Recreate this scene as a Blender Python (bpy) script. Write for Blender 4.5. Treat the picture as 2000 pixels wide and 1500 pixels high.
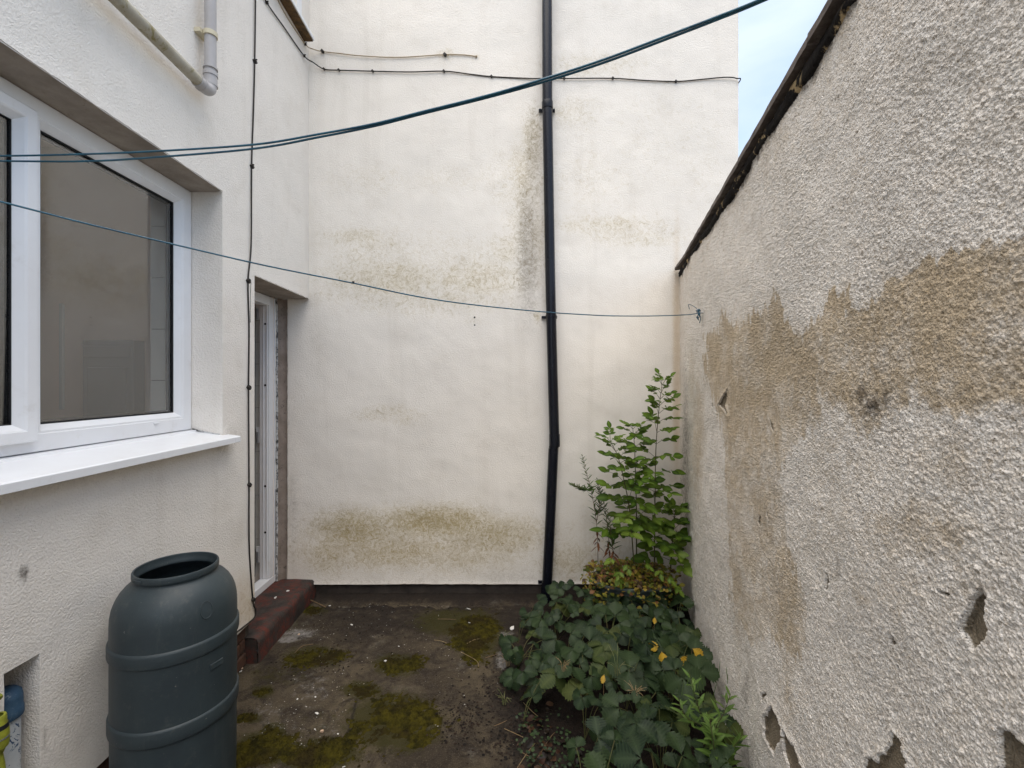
import bpy, math, random
import numpy as np
from mathutils import Vector, Matrix, Quaternion

random.seed(7); rng = np.random.default_rng(11)
for o in list(bpy.data.objects): bpy.data.objects.remove(o)
sc = bpy.context.scene
col = sc.collection

# ---------------------------------------------------------------- camera
F = 900.0; PX, PY = 985.0, 748.0; H = 1.5          # focal length (px of the 2000 px photo), vanishing point, eye height
cam = bpy.data.cameras.new('camera'); cam_o = bpy.data.objects.new('camera', cam); col.objects.link(cam_o)
cam.sensor_width = 36; cam.lens = 36*F/2000
cam.shift_x = (1000-PX)/2000; cam.shift_y = (PY-750)/2000
cam.clip_start = 0.02; cam.clip_end = 500
cam_o.location = (0, 0, H); cam_o.rotation_euler = (math.pi/2, 0, 0)
sc.camera = cam_o

# ---------------------------------------------------------------- sky, sun, exposure
SUN_EL, SUN_AZ = math.radians(74), math.radians(195)     # azimuth clockwise from +Y (behind the camera)
w = bpy.data.worlds.new('World'); sc.world = w; w.use_nodes = True
nt = w.node_tree; nt.nodes.clear()
def wn(t, **k):
    n = nt.nodes.new(t)
    for a, b in k.items(): setattr(n, a, b)
    return n
sky = wn('ShaderNodeTexSky', sky_type='NISHITA', sun_disc=False, sun_elevation=SUN_EL, sun_rotation=SUN_AZ, air_density=1.0, dust_density=1.5, ozone_density=1.0)
tc = wn('ShaderNodeTexCoord'); mp = wn('ShaderNodeMapping'); mp.inputs['Scale'].default_value = (1.0, 1.0, 2.0); mp.inputs['Rotation'].default_value = (0.2, 0.35, 0.5)
nz = wn('ShaderNodeTexNoise'); nz.inputs['Scale'].default_value = 2.6; nz.inputs['Detail'].default_value = 7; nz.inputs['Roughness'].default_value = 0.52; nz.inputs['Distortion'].default_value = 0.35
rp = wn('ShaderNodeValToRGB'); rp.color_ramp.elements[0].position = 0.36; rp.color_ramp.elements[0].color = (0.30,)*3+(1,); rp.color_ramp.elements[1].position = 0.66; rp.color_ramp.elements[1].color = (0.97,)*3+(1,)
mx = wn('ShaderNodeMix', data_type='RGBA'); mx.inputs['B'].default_value = (2.6, 3.0, 3.55, 1)
bg = wn('ShaderNodeBackground'); bg.inputs['Strength'].default_value = 0.10
wo = wn('ShaderNodeOutputWorld')
L = nt.links.new
L(tc.outputs['Generated'], mp.inputs['Vector']); L(mp.outputs[0], nz.inputs['Vector']); L(nz.outputs['Fac'], rp.inputs[0])
L(rp.outputs[0], mx.inputs['Factor']); L(sky.outputs[0], mx.inputs['A']); L(mx.outputs['Result'], bg.inputs[0]); L(bg.outputs[0], wo.inputs[0])
sun = bpy.data.lights.new('sun', 'SUN'); sun_o = bpy.data.objects.new('sun', sun); col.objects.link(sun_o)
sun.energy = 1.5; sun.angle = math.radians(80); sun.color = (1.0, 0.91, 0.78)
sd = Vector((math.sin(SUN_AZ)*math.cos(SUN_EL), math.cos(SUN_AZ)*math.cos(SUN_EL), math.sin(SUN_EL)))
sun_o.rotation_euler = sd.to_track_quat('Z', 'Y').to_euler(); sun_o.location = (0, -3, 8)
vs = sc.view_settings; vs.view_transform = 'Standard'; vs.look = 'None'; vs.gamma = 1; vs.exposure = 1.77; vs.use_curve_mapping = False
sc.cycles.max_bounces = 10; sc.cycles.diffuse_bounces = 6; sc.cycles.transparent_max_bounces = 12

# ---------------------------------------------------------------- measured planes
XL = -1.358                                        # face of the left house wing
D = 3.2                                            # distance of the gable wall
WA, WB = 0.474, 0.233                              # right garden wall: x = WA + WB*y
NW = Vector((-1, WB, 0)).normalized()
TW = Vector((WB, 1, 0)).normalized()
def on_left(x, y, X=XL):   t = X/((x-PX)/F); return Vector((X, t, H+(PY-y)/F*t))
def on_back(x, y, d=D):    return Vector(((x-PX)/F*d, d, H+(PY-y)/F*d))
def on_right(x, y, off=0.0):
    u = (x-PX)/F; t = (WA-off)/(u-WB); return Vector((u*t, t, H+(PY-y)/F*t))
def on_ground(x, y, z=0.0): t = (H-z)*F/(y-PY); return Vector(((x-PX)/F*t, t, z))

# ---------------------------------------------------------------- helpers
def link(name, me, mat=None, parent=None):
    o = bpy.data.objects.new(name, me); col.objects.link(o)
    if mat is not None and me is not None and len(me.materials) == 0: me.materials.append(mat)
    if parent is not None: o.parent = parent
    return o
def tag(o, label=None, cat=None, group=None, kind=None):
    if label: o['label'] = label
    if cat: o['category'] = cat
    if group: o['group'] = group
    if kind: o['kind'] = kind
    return o
def thing(name, loc, label, cat, group=None):
    o = bpy.data.objects.new(name, None); col.objects.link(o); o.location = loc; o.empty_display_size = 0.05
    return tag(o, label, cat, group)
class MB:
    """collects geometry given in world coordinates; build() makes one mesh, stored relative to the parent"""
    def __init__(s): s.v = []; s.f = []; s.c = []
    def add(s, v, f, c=None):
        n = len(s.v); s.v += [tuple(p) for p in v]; s.f += [tuple(i+n for i in q) for q in f]
        if c is not None: s.c += [c]*len(v)
        return s
    def box(s, a, b, c=None):
        x0, y0, z0 = a; x1, y1, z1 = b
        v = [(x0,y0,z0),(x1,y0,z0),(x1,y1,z0),(x0,y1,z0),(x0,y0,z1),(x1,y0,z1),(x1,y1,z1),(x0,y1,z1)]
        return s.add(v, [(0,3,2,1),(4,5,6,7),(0,1,5,4),(1,2,6,5),(2,3,7,6),(3,0,4,7)], c)
    def quad(s, a, b, c, d): return s.add([a, b, c, d], [(0,1,2,3)])
    def tube(s, pts, r, n=10, cap=True):
        pts = [Vector(p) for p in pts]; m = len(pts)
        rs = r if hasattr(r, '__len__') else [r]*m
        t0 = (pts[1]-pts[0]).normalized(); nn = t0.orthogonal().normalized(); v = []
        for i, p in enumerate(pts):
            t = (pts[min(i+1, m-1)]-pts[max(i-1, 0)])
            if t.length < 1e-9: t = t0
            t.normalize()
            nn = nn - t*nn.dot(t); nn.normalize(); b = t.cross(nn)
            for k in range(n):
                a = 2*math.pi*k/n; v.append(p+(nn*math.cos(a)+b*math.sin(a))*rs[i])
        f = [(i*n+k, i*n+(k+1) % n, (i+1)*n+(k+1) % n, (i+1)*n+k) for i in range(m-1) for k in range(n)]
        if cap: f += [tuple(range(n))[::-1], tuple(range((m-1)*n, m*n))]
        return s.add(v, f)
    def lathe(s, prof, n=48, o=(0,0,0), sx=1.0, sy=1.0):
        v = [(o[0]+r*math.cos(2*math.pi*k/n)*sx, o[1]+r*math.sin(2*math.pi*k/n)*sy, o[2]+z) for r, z in prof for k in range(n)]
        f = [(i*n+k, i*n+(k+1) % n, (i+1)*n+(k+1) % n, (i+1)*n+k) for i in range(len(prof)-1) for k in range(n)]
        return s.add(v, f)
    def prism(s, poly, ext):   # polygon (3D points) extruded by a vector
        n = len(poly); e = Vector(ext); a = [Vector(p) for p in poly]; b = [p+e for p in a]
        return s.add(a+b, [tuple(range(n)), tuple(range(n, 2*n))[::-1]]+[(i, i+n, (i+1) % n+n, (i+1) % n) for i in range(n)])
    def build(s, name, mat, parent=None, smooth=False, bevel=0.0, seg=2, autos=None):
        me = bpy.data.meshes.new(name); off = Vector(parent.matrix_basis.translation) if parent else Vector()
        p = parent
        while p is not None and p.parent is not None: p = p.parent; off += p.matrix_basis.translation
        me.from_pydata([tuple(Vector(q)-off) for q in s.v], [], s.f)
        if s.c:
            at = me.color_attributes.new('tint', 'FLOAT_COLOR', 'POINT')
            at.data.foreach_set('color', np.array([(*c, 1) for c in s.c], dtype=np.float32).ravel())
        me.update()
        if smooth: me.shade_smooth()
        o = link(name, me, mat, parent)
        if autos is not None:
            me.shade_smooth(); me.set_sharp_from_angle(angle=math.radians(autos))
        if bevel:
            b = o.modifiers.new('bevel', 'BEVEL'); b.width = bevel; b.segments = seg; b.limit_method = 'ANGLE'; b.angle_limit = math.radians(40)
        return o
def smooth_path(pts, k=8):
    P = [Vector(p) for p in pts]; P = [P[0]*2-P[1]]+P+[P[-1]*2-P[-2]]; out = []
    for i in range(1, len(P)-2):
        a, b, c, d = P[i-1:i+3]
        for j in range(k):
            t = j/k
            out.append(0.5*((2*b)+(c-a)*t+(2*a-5*b+4*c-d)*t*t+(3*b-a-3*c+d)*t**3))
    out.append(P[-2]); return out
# lattice noises
def _h(ix, iy, s):
    n = (ix.astype(np.int64)*374761393 + iy.astype(np.int64)*668265263 + s*1274126177) & 0xFFFFFFFF
    n = ((n ^ (n >> 13))*1274126177) & 0xFFFFFFFF
    n = (n ^ (n >> 16))
    return (n & 0xFFFFFF)/float(0xFFFFFF)
def vnoise(x, y, s=0):
    ix = np.floor(x); iy = np.floor(y); fx = x-ix; fy = y-iy
    fx = fx*fx*(3-2*fx); fy = fy*fy*(3-2*fy)
    a = _h(ix, iy, s); b = _h(ix+1, iy, s); c = _h(ix, iy+1, s); d = _h(ix+1, iy+1, s)
    return (a*(1-fx)+b*fx)*(1-fy)+(c*(1-fx)+d*fx)*fy
def fbm(x, y, s=0, o=4, g=0.5):
    r = 0; a = 1; t = 0
    for k in range(o): r = r+a*vnoise(x*2**k+k*17.3, y*2**k-k*9.1, s+k); t += a; a *= g
    return r/t
def lumps(x, y, s=0, rad=(0.35, 0.75)):
    """jittered round lumps, one per cell, random size and height"""
    ix = np.floor(x); iy = np.floor(y); out = np.zeros_like(x)
    for dx in (-1, 0, 1):
        for dy in (-1, 0, 1):
            cx = ix+dx; cy = iy+dy
            px = cx+_h(cx, cy, s); py = cy+_h(cx, cy, s+1)
            r = rad[0]+(rad[1]-rad[0])*_h(cx, cy, s+2); hh = 0.35+0.65*_h(cx, cy, s+3)
            d2 = ((x-px)**2+(y-py)**2)/(r*r)
            out = np.maximum(out, hh*np.sqrt(np.clip(1-d2, 0, 1)))
    return out
def smst(a, b, x): t = np.clip((x-a)/(b-a), 0, 1); return t*t*(3-2*t)
def inside(poly, X, Y):
    r = np.zeros(X.shape, bool); n = len(poly)
    for i in range(n):
        x0, y0 = poly[i]; x1, y1 = poly[(i+1) % n]
        c = ((y0 > Y) != (y1 > Y)) & (X < (x1-x0)*(Y-y0)/((y1-y0) if y1 != y0 else 1e-9)+x0)
        r ^= c
    return r
def edge_dist(poly, X, Y):
    d = np.full(X.shape, 1e9); n = len(poly)
    for i in range(n):
        x0, y0 = poly[i]; x1, y1 = poly[(i+1) % n]; dx, dy = x1-x0, y1-y0
        t = np.clip(((X-x0)*dx+(Y-y0)*dy)/(dx*dx+dy*dy+1e-12), 0, 1)
        d = np.minimum(d, np.hypot(X-x0-t*dx, Y-y0-t*dy))
    return d
def grid_mesh(name, P, attrs=None, skip=None, smooth=True):
    """P: (n,m,3) array of points -> quad mesh; attrs: name -> (n,m) floats"""
    n, m, _ = P.shape; idx = np.arange(n*m).reshape(n, m)
    q = np.stack([idx[:-1, :-1], idx[1:, :-1], idx[1:, 1:], idx[:-1, 1:]], -1)
    if skip is not None: q = q[~skip]
    q = q.reshape(-1, 4)
    me = bpy.data.meshes.new(name)
    me.vertices.add(n*m); me.vertices.foreach_set('co', P.astype(np.float32).ravel())
    me.loops.add(q.size); me.loops.foreach_set('vertex_index', q.astype(np.int32).ravel())
    me.polygons.add(len(q)); me.polygons.foreach_set('loop_start', np.arange(0, q.size, 4, dtype=np.int32))
    me.polygons.foreach_set('use_smooth', np.full(len(q), smooth))
    me.update(calc_edges=True)
    for k, a in (attrs or {}).items():
        at = me.attributes.new(k, 'FLOAT', 'POINT'); at.data.foreach_set('value', a.astype(np.float32).ravel())
    me.validate(); return me

# ---------------------------------------------------------------- materials
class NT:
    def __init__(s, name):
        s.m = bpy.data.materials.new(name); s.m.use_nodes = True; s.t = s.m.node_tree; s.t.nodes.clear()
        s.out = s.t.nodes.new('ShaderNodeOutputMaterial'); s.p = s.t.nodes.new('ShaderNodeBsdfPrincipled')
        s.t.links.new(s.p.outputs[0], s.out.inputs[0]); s._co = None
    def n(s, t, **k):
        n = s.t.nodes.new(t)
        for a, b in k.items(): setattr(n, a, b)
        return n
    def set(s, sock, v):
        if hasattr(v, 'is_output'): s.t.links.new(v, sock)
        elif isinstance(v, (tuple, list)) and len(v) == 3 and sock.type == 'RGBA': sock.default_value = (*v, 1)
        else: sock.default_value = v
    @property
    def co(s):
        if s._co is None: s._co = s.n('ShaderNodeTexCoord').outputs['Object']
        return s._co
    def world(s): return s.n('ShaderNodeNewGeometry').outputs['Position']
    def scaled(s, v, sc_):
        m = s.n('ShaderNodeMapping'); m.inputs['Scale'].default_value = sc_; s.t.links.new(v, m.inputs[0]); return m.outputs[0]
    def noise(s, scale, det=4, rough=0.55, vec=None, dist=0.0, lo=None, hi=None):
        n = s.n('ShaderNodeTexNoise'); s.set(n.inputs['Vector'], vec or s.world()); n.inputs['Scale'].default_value = scale
        n.inputs['Detail'].default_value = det; n.inputs['Roughness'].default_value = rough; n.inputs['Distortion'].default_value = dist
        o = n.outputs['Fac']
        return s.ramp(o, lo, hi) if lo is not None else o
    def ramp(s, v, lo, hi, smooth=True):
        n = s.n('ShaderNodeMapRange'); n.interpolation_type = 'SMOOTHSTEP' if smooth else 'LINEAR'
        s.set(n.inputs[0], v); n.inputs[1].default_value = lo; n.inputs[2].default_value = hi; return n.outputs[0]
    def math(s, op, a, b=None, c=None):
        n = s.n('ShaderNodeMath', operation=op); s.set(n.inputs[0], a)
        if b is not None: s.set(n.inputs[1], b)
        if c is not None: s.set(n.inputs[2], c)
        return n.outputs[0]
    def attr(s, name): return s.n('ShaderNodeAttribute', attribute_name=name).outputs['Fac']
    def attrc(s, name): return s.n('ShaderNodeAttribute', attribute_name=name).outputs['Color']
    def mix(s, f, a, b, bt='MIX'):
        n = s.n('ShaderNodeMix', data_type='RGBA', blend_type=bt); s.set(n.inputs['Factor'], f); s.set(n.inputs['A'], a); s.set(n.inputs['B'], b); return n.outputs['Result']
    def bump(s, h, dist, strength=1.0, prev=None):
        n = s.n('ShaderNodeBump'); s.set(n.inputs['Height'], h); n.inputs['Distance'].default_value = dist; n.inputs['Strength'].default_value = strength
        if prev is not None: s.set(n.inputs['Normal'], prev)
        return n.outputs[0]
    def done(s, color, rough=0.8, normal=None, spec=0.3, **k):
        s.set(s.p.inputs['Base Color'], color); s.set(s.p.inputs['Roughness'], rough); s.p.inputs['Specular IOR Level'].default_value = spec
        if normal is not None: s.set(s.p.inputs['Normal'], normal)
        for a, b in k.items(): s.set(s.p.inputs[a.replace('_', ' ')], b)
        return s.m
M = {}
def build_materials():
    # smooth masonry paint over cement render, with algae (moss), sooty streaks and other dark areas (grime) and rusty-tan damp (tan)
    def paint(name, base, bumpk, far=False):
        t = NT(name)
        c = t.mix(t.noise(0.9, 3, lo=0.3, hi=0.7), base, tuple(v*0.955 for v in base))
        c = t.mix(t.math('MULTIPLY', t.noise(5.0, 5, 0.6, lo=0.5, hi=0.78), 0.35), c, (0.62, 0.57, 0.50))
        st = t.noise(1.0, 4, vec=t.scaled(t.world(), (9, 9, 0.7)), lo=0.52, hi=0.75)
        c = t.mix(t.math('MULTIPLY', st, 0.16), c, (0.50, 0.45, 0.38))
        fine = t.noise(170, 5, 0.75, dist=1.2); mid = t.noise(26, 6, 0.72, dist=1.6)
        mo = t.attr('moss')
        k = t.math('ADD', mo, t.math('MULTIPLY', t.math('SUBTRACT', mid, 0.5), 1.5))
        veil = t.math('MULTIPLY', t.ramp(k, 0.10, 1.25), 0.80)
        c = t.mix(veil, c, (0.43, 0.335, 0.13))
        k2 = t.math('ADD', t.math('MULTIPLY', mo, 0.55), t.math('ADD', t.math('MULTIPLY', t.math('SUBTRACT', fine, 0.5), 1.9), t.math('MULTIPLY', t.math('SUBTRACT', mid, 0.5), 1.0)))
        spk = t.math('MULTIPLY', t.ramp(k2, 0.28, 0.62), t.ramp(mo, 0.02, 0.3))
        c = t.mix(t.math('MULTIPLY', spk, 0.60), c, (0.25, 0.185, 0.075))
        gr = t.attr('grime_shade')
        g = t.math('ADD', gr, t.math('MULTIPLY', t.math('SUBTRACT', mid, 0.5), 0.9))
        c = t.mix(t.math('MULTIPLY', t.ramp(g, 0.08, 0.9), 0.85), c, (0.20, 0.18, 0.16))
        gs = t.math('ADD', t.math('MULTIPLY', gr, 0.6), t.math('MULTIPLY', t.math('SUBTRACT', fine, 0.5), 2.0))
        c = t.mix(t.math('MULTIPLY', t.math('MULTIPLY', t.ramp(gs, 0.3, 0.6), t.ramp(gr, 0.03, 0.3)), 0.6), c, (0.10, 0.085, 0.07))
        ta = t.attr('tan')
        a = t.math('ADD', ta, t.math('MULTIPLY', t.math('SUBTRACT', mid, 0.5), 0.5))
        c = t.mix(t.math('MULTIPLY', t.ramp(a, 0.05, 1.1), 0.75), c, (0.50, 0.36, 0.20))
        pim = t.noise(70, 3, 0.6, lo=0.68, hi=0.74)
        c = t.mix(t.math('MULTIPLY', pim, 0.25), c, (0.28, 0.22, 0.15))
        b1 = t.bump(t.noise(330, 2, 0.5), 0.0014*bumpk)
        b2 = t.bump(t.noise(135, 2, 0.5), 0.0026*bumpk, prev=b1)
        b3 = t.bump(t.noise(3.5, 2, 0.5), 0.012, prev=b2)
        return t.done(c, 0.9, b3, 0.15)
    M['render_left'] = paint('cream_masonry_paint', (0.81, 0.772, 0.718), 1.3)
    M['render_back'] = paint('cream_masonry_paint_gable', (0.80, 0.758, 0.695), 0.9)
    # roughcast garden wall
    t = NT('roughcast')
    c = t.mix(t.noise(30, 5, 0.7, lo=0.35, hi=0.7), (0.88, 0.835, 0.775), (0.82, 0.755, 0.675))
    c = t.mix(t.math('MULTIPLY', t.noise(170, 4, 0.75, lo=0.54, hi=0.64), 0.60), c, (0.40, 0.32, 0.225))
    c = t.mix(t.math('MULTIPLY', t.noise(48, 5, 0.75, lo=0.57, hi=0.70), 0.25), c, (0.48, 0.39, 0.29))
    nz_ = t.noise(14, 6, 0.7, dist=0.8)
    ta = t.attr('tan'); a = t.math('ADD', ta, t.math('ADD', t.math('MULTIPLY', t.math('SUBTRACT', nz_, 0.5), 1.1), t.math('MULTIPLY', t.math('SUBTRACT', t.noise(75, 4, 0.75), 0.5), 1.0)))
    c = t.mix(t.math('MULTIPLY', t.ramp(a, 0.10, 1.0), 0.78), c, t.mix(t.noise(45, 4, 0.7, lo=0.3, hi=0.7), (0.56, 0.43, 0.265), (0.39, 0.285, 0.155)))
    gr = t.attr('grime_shade'); g = t.math('ADD', gr, t.math('MULTIPLY', t.math('SUBTRACT', t.noise(40, 5, 0.75), 0.5), 1.6))
    c = t.mix(t.math('MULTIPLY', t.math('MULTIPLY', t.ramp(g, 0.2, 0.95), t.ramp(gr, 0.02, 0.25)), 0.8), c, (0.06, 0.045, 0.032))
    cem = t.mix(t.noise(18, 5, 0.65, lo=0.3, hi=0.7), (0.29, 0.245, 0.18), (0.21, 0.17, 0.12))
    cem = t.mix(t.math('MULTIPLY', t.noise(60, 3, 0.7, lo=0.55, hi=0.7), 0.5), cem, (0.40, 0.34, 0.25))
    c = t.mix(t.ramp(t.attr('peel'), 0.4, 0.6), c, cem)
    vo = t.n('ShaderNodeTexVoronoi'); vo.inputs['Scale'].default_value = 260; t.set(vo.inputs['Vector'], t.world()); vo.inputs['Randomness'].default_value = 1.0
    b = t.bump(t.math('SUBTRACT', 1.0, vo.outputs['Distance']), 0.0026)
    b = t.bump(t.noise(320, 3, 0.65), 0.0022, prev=b)
    M['roughcast'] = t.done(c, 0.92, b, 0.12)
    def simple(name, c0, c1, sc_, rough=0.8, bump=0.001, bsc=120, spec=0.3, extra=None, **k):
        t = NT(name); c = t.mix(t.noise(sc_, 5, 0.6, lo=0.3, hi=0.7), c0, c1)
        if extra: c = extra(t, c)
        return t.done(c, rough, t.bump(t.noise(bsc, 4, 0.65), bump) if bump else None, spec, **k)
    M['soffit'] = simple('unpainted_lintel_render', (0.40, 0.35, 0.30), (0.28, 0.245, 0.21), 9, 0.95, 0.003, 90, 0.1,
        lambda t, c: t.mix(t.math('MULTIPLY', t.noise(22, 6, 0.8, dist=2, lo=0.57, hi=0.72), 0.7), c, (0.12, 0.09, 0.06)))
    M['jamb'] = simple('brown_grey_jamb', (0.30, 0.25, 0.215), (0.22, 0.18, 0.15), 14, 0.95, 0.002, 100, 0.1,
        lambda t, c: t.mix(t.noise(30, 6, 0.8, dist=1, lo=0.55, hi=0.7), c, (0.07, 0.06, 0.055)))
    M['mastic'] = simple('grubby_mastic', (0.62, 0.62, 0.62), (0.40, 0.40, 0.40), 30, 0.7, 0.002, 60, 0.2,
        lambda t, c: t.mix(t.noise(24, 6, 0.8, lo=0.46, hi=0.62), c, (0.07, 0.07, 0.07)))
    M['plinth'] = simple('dark_damp_plinth', (0.055, 0.045, 0.038), (0.028, 0.023, 0.02), 8, 0.85, 0.006, 45, 0.3)
    M['brick'] = simple('old_red_brick', (0.10, 0.05, 0.032), (0.055, 0.033, 0.025), 25, 0.9, 0.003, 90, 0.2)
    M['mortar'] = simple('old_mortar', (0.10, 0.09, 0.075), (0.06, 0.05, 0.045), 30, 0.95, 0.003, 120, 0.1)
    M['step'] = simple('worn_red_step', (0.044, 0.036, 0.032), (0.024, 0.020, 0.018), 20, 0.8, 0.004, 70, 0.3,
        lambda t, c: t.mix(t.math('MULTIPLY', t.math('MULTIPLY', t.noise(6, 5, 0.7, dist=0.3, lo=0.40, hi=0.60), t.noise(40, 4, 0.7, lo=0.35, hi=0.6)), 0.8), c, (0.13, 0.030, 0.020)))
    M['upvc'] = simple('white_upvc', (0.78, 0.80, 0.83), (0.74, 0.75, 0.77), 3, 0.28, 0, 1, 0.5,
        lambda t, c: t.mix(t.math('MULTIPLY', t.noise(9, 6, 0.75, lo=0.55, hi=0.8), 0.32), c, (0.45, 0.42, 0.37)))
    M['gasket'] = simple('black_rubber_gasket', (0.014, 0.015, 0.017), (0.01, 0.01, 0.012), 20, 0.6, 0)
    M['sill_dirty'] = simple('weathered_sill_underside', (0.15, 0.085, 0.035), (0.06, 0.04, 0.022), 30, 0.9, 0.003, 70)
    M['waste'] = simple('grey_waste_plastic', (0.42, 0.41, 0.415), (0.37, 0.355, 0.35), 8, 0.5, 0.0004, 200, 0.4)
    M['waste_lichen'] = simple('grey_plastic_with_lichen', (0.43, 0.40, 0.33), (0.34, 0.31, 0.24), 12, 0.7, 0.001, 150, 0.3,
        lambda t, c: t.mix(t.math('MULTIPLY', t.noise(20, 7, 0.78, dist=1.0, lo=0.50, hi=0.62), 0.85), c, (0.20, 0.165, 0.05)))
    M['clip_cream'] = simple('cream_plastic', (0.62, 0.57, 0.42), (0.55, 0.50, 0.37), 20, 0.5, 0)
    t = NT('black_downpipe')
    chip = t.math('MULTIPLY', t.noise(1, 5, 0.8, vec=t.scaled(t.world(), (60, 60, 7)), lo=0.70, hi=0.72), t.noise(1.7, 2, lo=0.5, hi=0.62))
    c = t.mix(t.noise(4, 4, lo=0.3, hi=0.7), (0.004, 0.005, 0.010), (0.007, 0.008, 0.013))
    c = t.mix(t.math('MULTIPLY', t.noise(30, 6, 0.8, lo=0.58, hi=0.75), 0.15), c, (0.08, 0.075, 0.07))
    M['downpipe'] = t.done(t.mix(chip, c, (0.6, 0.6, 0.58)), 0.27, None, 0.3)
    M['cable'] = simple('black_cable', (0.02, 0.018, 0.017), (0.03, 0.026, 0.022), 30, 0.6, 0)
    M['cable_beige'] = simple('weathered_beige_cable', (0.33, 0.26, 0.17), (0.42, 0.36, 0.27), 30, 0.8, 0)
    M['rope'] = simple('teal_clothes_line', (0.010, 0.095, 0.150), (0.007, 0.060, 0.105), 20, 0.42, 0, 1, 0.5)
    t = NT('butt_plastic')
    c = t.mix(t.noise(6, 5, 0.65, lo=0.3, hi=0.7), (0.031, 0.044, 0.050), (0.024, 0.034, 0.040))
    scr = t.noise(1, 5, 0.75, vec=t.scaled(t.world(), (14, 14, 130)), lo=0.66, hi=0.72)
    c = t.mix(t.math('MULTIPLY', scr, 0.18), c, (0.012, 0.016, 0.018))
    c = t.mix(t.math('MULTIPLY', t.noise(22, 7, 0.8, lo=0.52, hi=0.75), 0.22), c, (0.15, 0.15, 0.13))
    c = t.mix(t.math('MULTIPLY', t.noise(1, 5, 0.7, vec=t.scaled(t.world(), (28, 28, 2.2)), lo=0.56, hi=0.74), 0.25), c, (0.11, 0.115, 0.105))
    c = t.mix(t.math('MULTIPLY', t.noise(55, 3, 0.8, lo=0.70, hi=0.74), 0.5), c, (0.30, 0.29, 0.26))
    M['butt'] = t.done(c, t.math('ADD', 0.40, t.math('MULTIPLY', t.noise(8, 4), 0.16)), t.bump(t.noise(400, 3, 0.6), 0.0004), 0.35)
    M['blue'] = simple('faded_blue_plastic', (0.025, 0.062, 0.115), (0.04, 0.085, 0.14), 30, 0.6, 0.0008, 120, 0.3,
        lambda t, c: t.mix(t.math('MULTIPLY', t.noise(40, 5, 0.8, lo=0.6, hi=0.68), 0.5), c, (0.25, 0.30, 0.33)))
    M['flaky'] = simple('flaking_white_over_blue', (0.55, 0.58, 0.60), (0.46, 0.50, 0.53), 18, 0.75, 0.001, 90, 0.3,
        lambda t, c: t.mix(t.noise(26, 5, 0.7, dist=1.2, lo=0.57, hi=0.60), c, (0.03, 0.07, 0.15)))
    M['yellow'] = simple('yellow_hose_plastic', (0.26, 0.28, 0.03), (0.18, 0.19, 0.025), 60, 0.5, 0.0005, 150, 0.3,
        lambda t, c: t.mix(t.math('MULTIPLY', t.noise(35, 6, 0.8, lo=0.5, hi=0.7), 0.6), c, (0.10, 0.085, 0.03)))
    M['brass'] = simple('dull_brass', (0.30, 0.20, 0.05), (0.22, 0.14, 0.04), 30, 0.45, 0, Metallic=0.8)
    M['steel'] = simple('galvanised_steel', (0.35, 0.36, 0.38), (0.28, 0.29, 0.3), 30, 0.45, 0, Metallic=0.7)
    M['tile'] = simple('white_wall_tile', (0.68, 0.66, 0.62), (0.64, 0.62, 0.58), 3, 0.2, 0, 1, 0.5)
    M['grout'] = simple('grout', (0.25, 0.24, 0.22), (0.2, 0.19, 0.18), 20, 0.9, 0)
    M['room'] = simple('room_paint', (0.84, 0.66, 0.54), (0.78, 0.60, 0.49), 2, 0.8, 0)
    M['room_floor'] = simple('room_floor', (0.36, 0.27, 0.21), (0.30, 0.22, 0.17), 6, 0.5, 0)
    M['cabinet'] = simple('grey_cabinet', (0.20, 0.19, 0.21), (0.18, 0.17, 0.19), 4, 0.5, 0)
    t = NT('window_glass'); gl = t.n('ShaderNodeBsdfGlossy'); gl.inputs['Roughness'].default_value = 0.0; gl.inputs['Color'].default_value = (1, 1, 1, 1)
    tr = t.n('ShaderNodeBsdfTransparent'); tr.inputs['Color'].default_value = (0.90, 0.92, 0.92, 1)
    g = t.n('ShaderNodeNewGeometry'); vm = t.n('ShaderNodeVectorMath', operation='DOT_PRODUCT'); t.set(vm.inputs[0], g.outputs['Normal']); t.set(vm.inputs[1], g.outputs['Incoming'])
    ff = t.math('POWER', t.math('SUBTRACT', 1.0, t.math('ABSOLUTE', vm.outputs['Value'])), 5.0)
    ff = t.math('ADD', 0.10, t.math('MULTIPLY', ff, 0.9)); ms = t.n('ShaderNodeMixShader'); t.set(ms.inputs[0], ff); t.set(ms.inputs[1], tr.outputs[0]); t.set(ms.inputs[2], gl.outputs[0])
    t.t.links.new(ms.outputs[0], t.out.inputs[0]); M['glass'] = t.m
    # yard concrete
    t = NT('old_concrete')
    n1 = t.noise(2.2, 6, 0.6, dist=0.4)
    c = t.mix(t.ramp(n1, 0.35, 0.65), (0.090, 0.071, 0.046), (0.038, 0.029, 0.020))
    c = t.mix(t.math('MULTIPLY', t.noise(7, 7, 0.75, dist=0.8, lo=0.46, hi=0.62), 0.85), c, (0.020, 0.015, 0.012))
    c = t.mix(t.math('MULTIPLY', t.noise(5, 7, 0.76, lo=0.56, hi=0.72), 0.55), c, (0.17, 0.155, 0.13))
    c = t.mix(t.math('MULTIPLY', t.noise(150, 4, 0.75, lo=0.52, hi=0.66), 0.6), c, (0.13, 0.108, 0.08))
    c = t.mix(t.math('MULTIPLY', t.noise(120, 4, 0.8, lo=0.56, hi=0.66), 0.55), c, (0.012, 0.010, 0.008))
    d = t.attr('dirt'); dd = t.math('ADD', d, t.math('MULTIPLY', t.math('SUBTRACT', t.noise(16, 6, 0.75, dist=0.6), 0.5), 1.4))
    c = t.mix(t.math('MULTIPLY', t.ramp(dd, 0.25, 0.85), 0.9), c, t.mix(t.noise(60, 4), (0.022, 0.016, 0.013), (0.012, 0.010, 0.009)))
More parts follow.
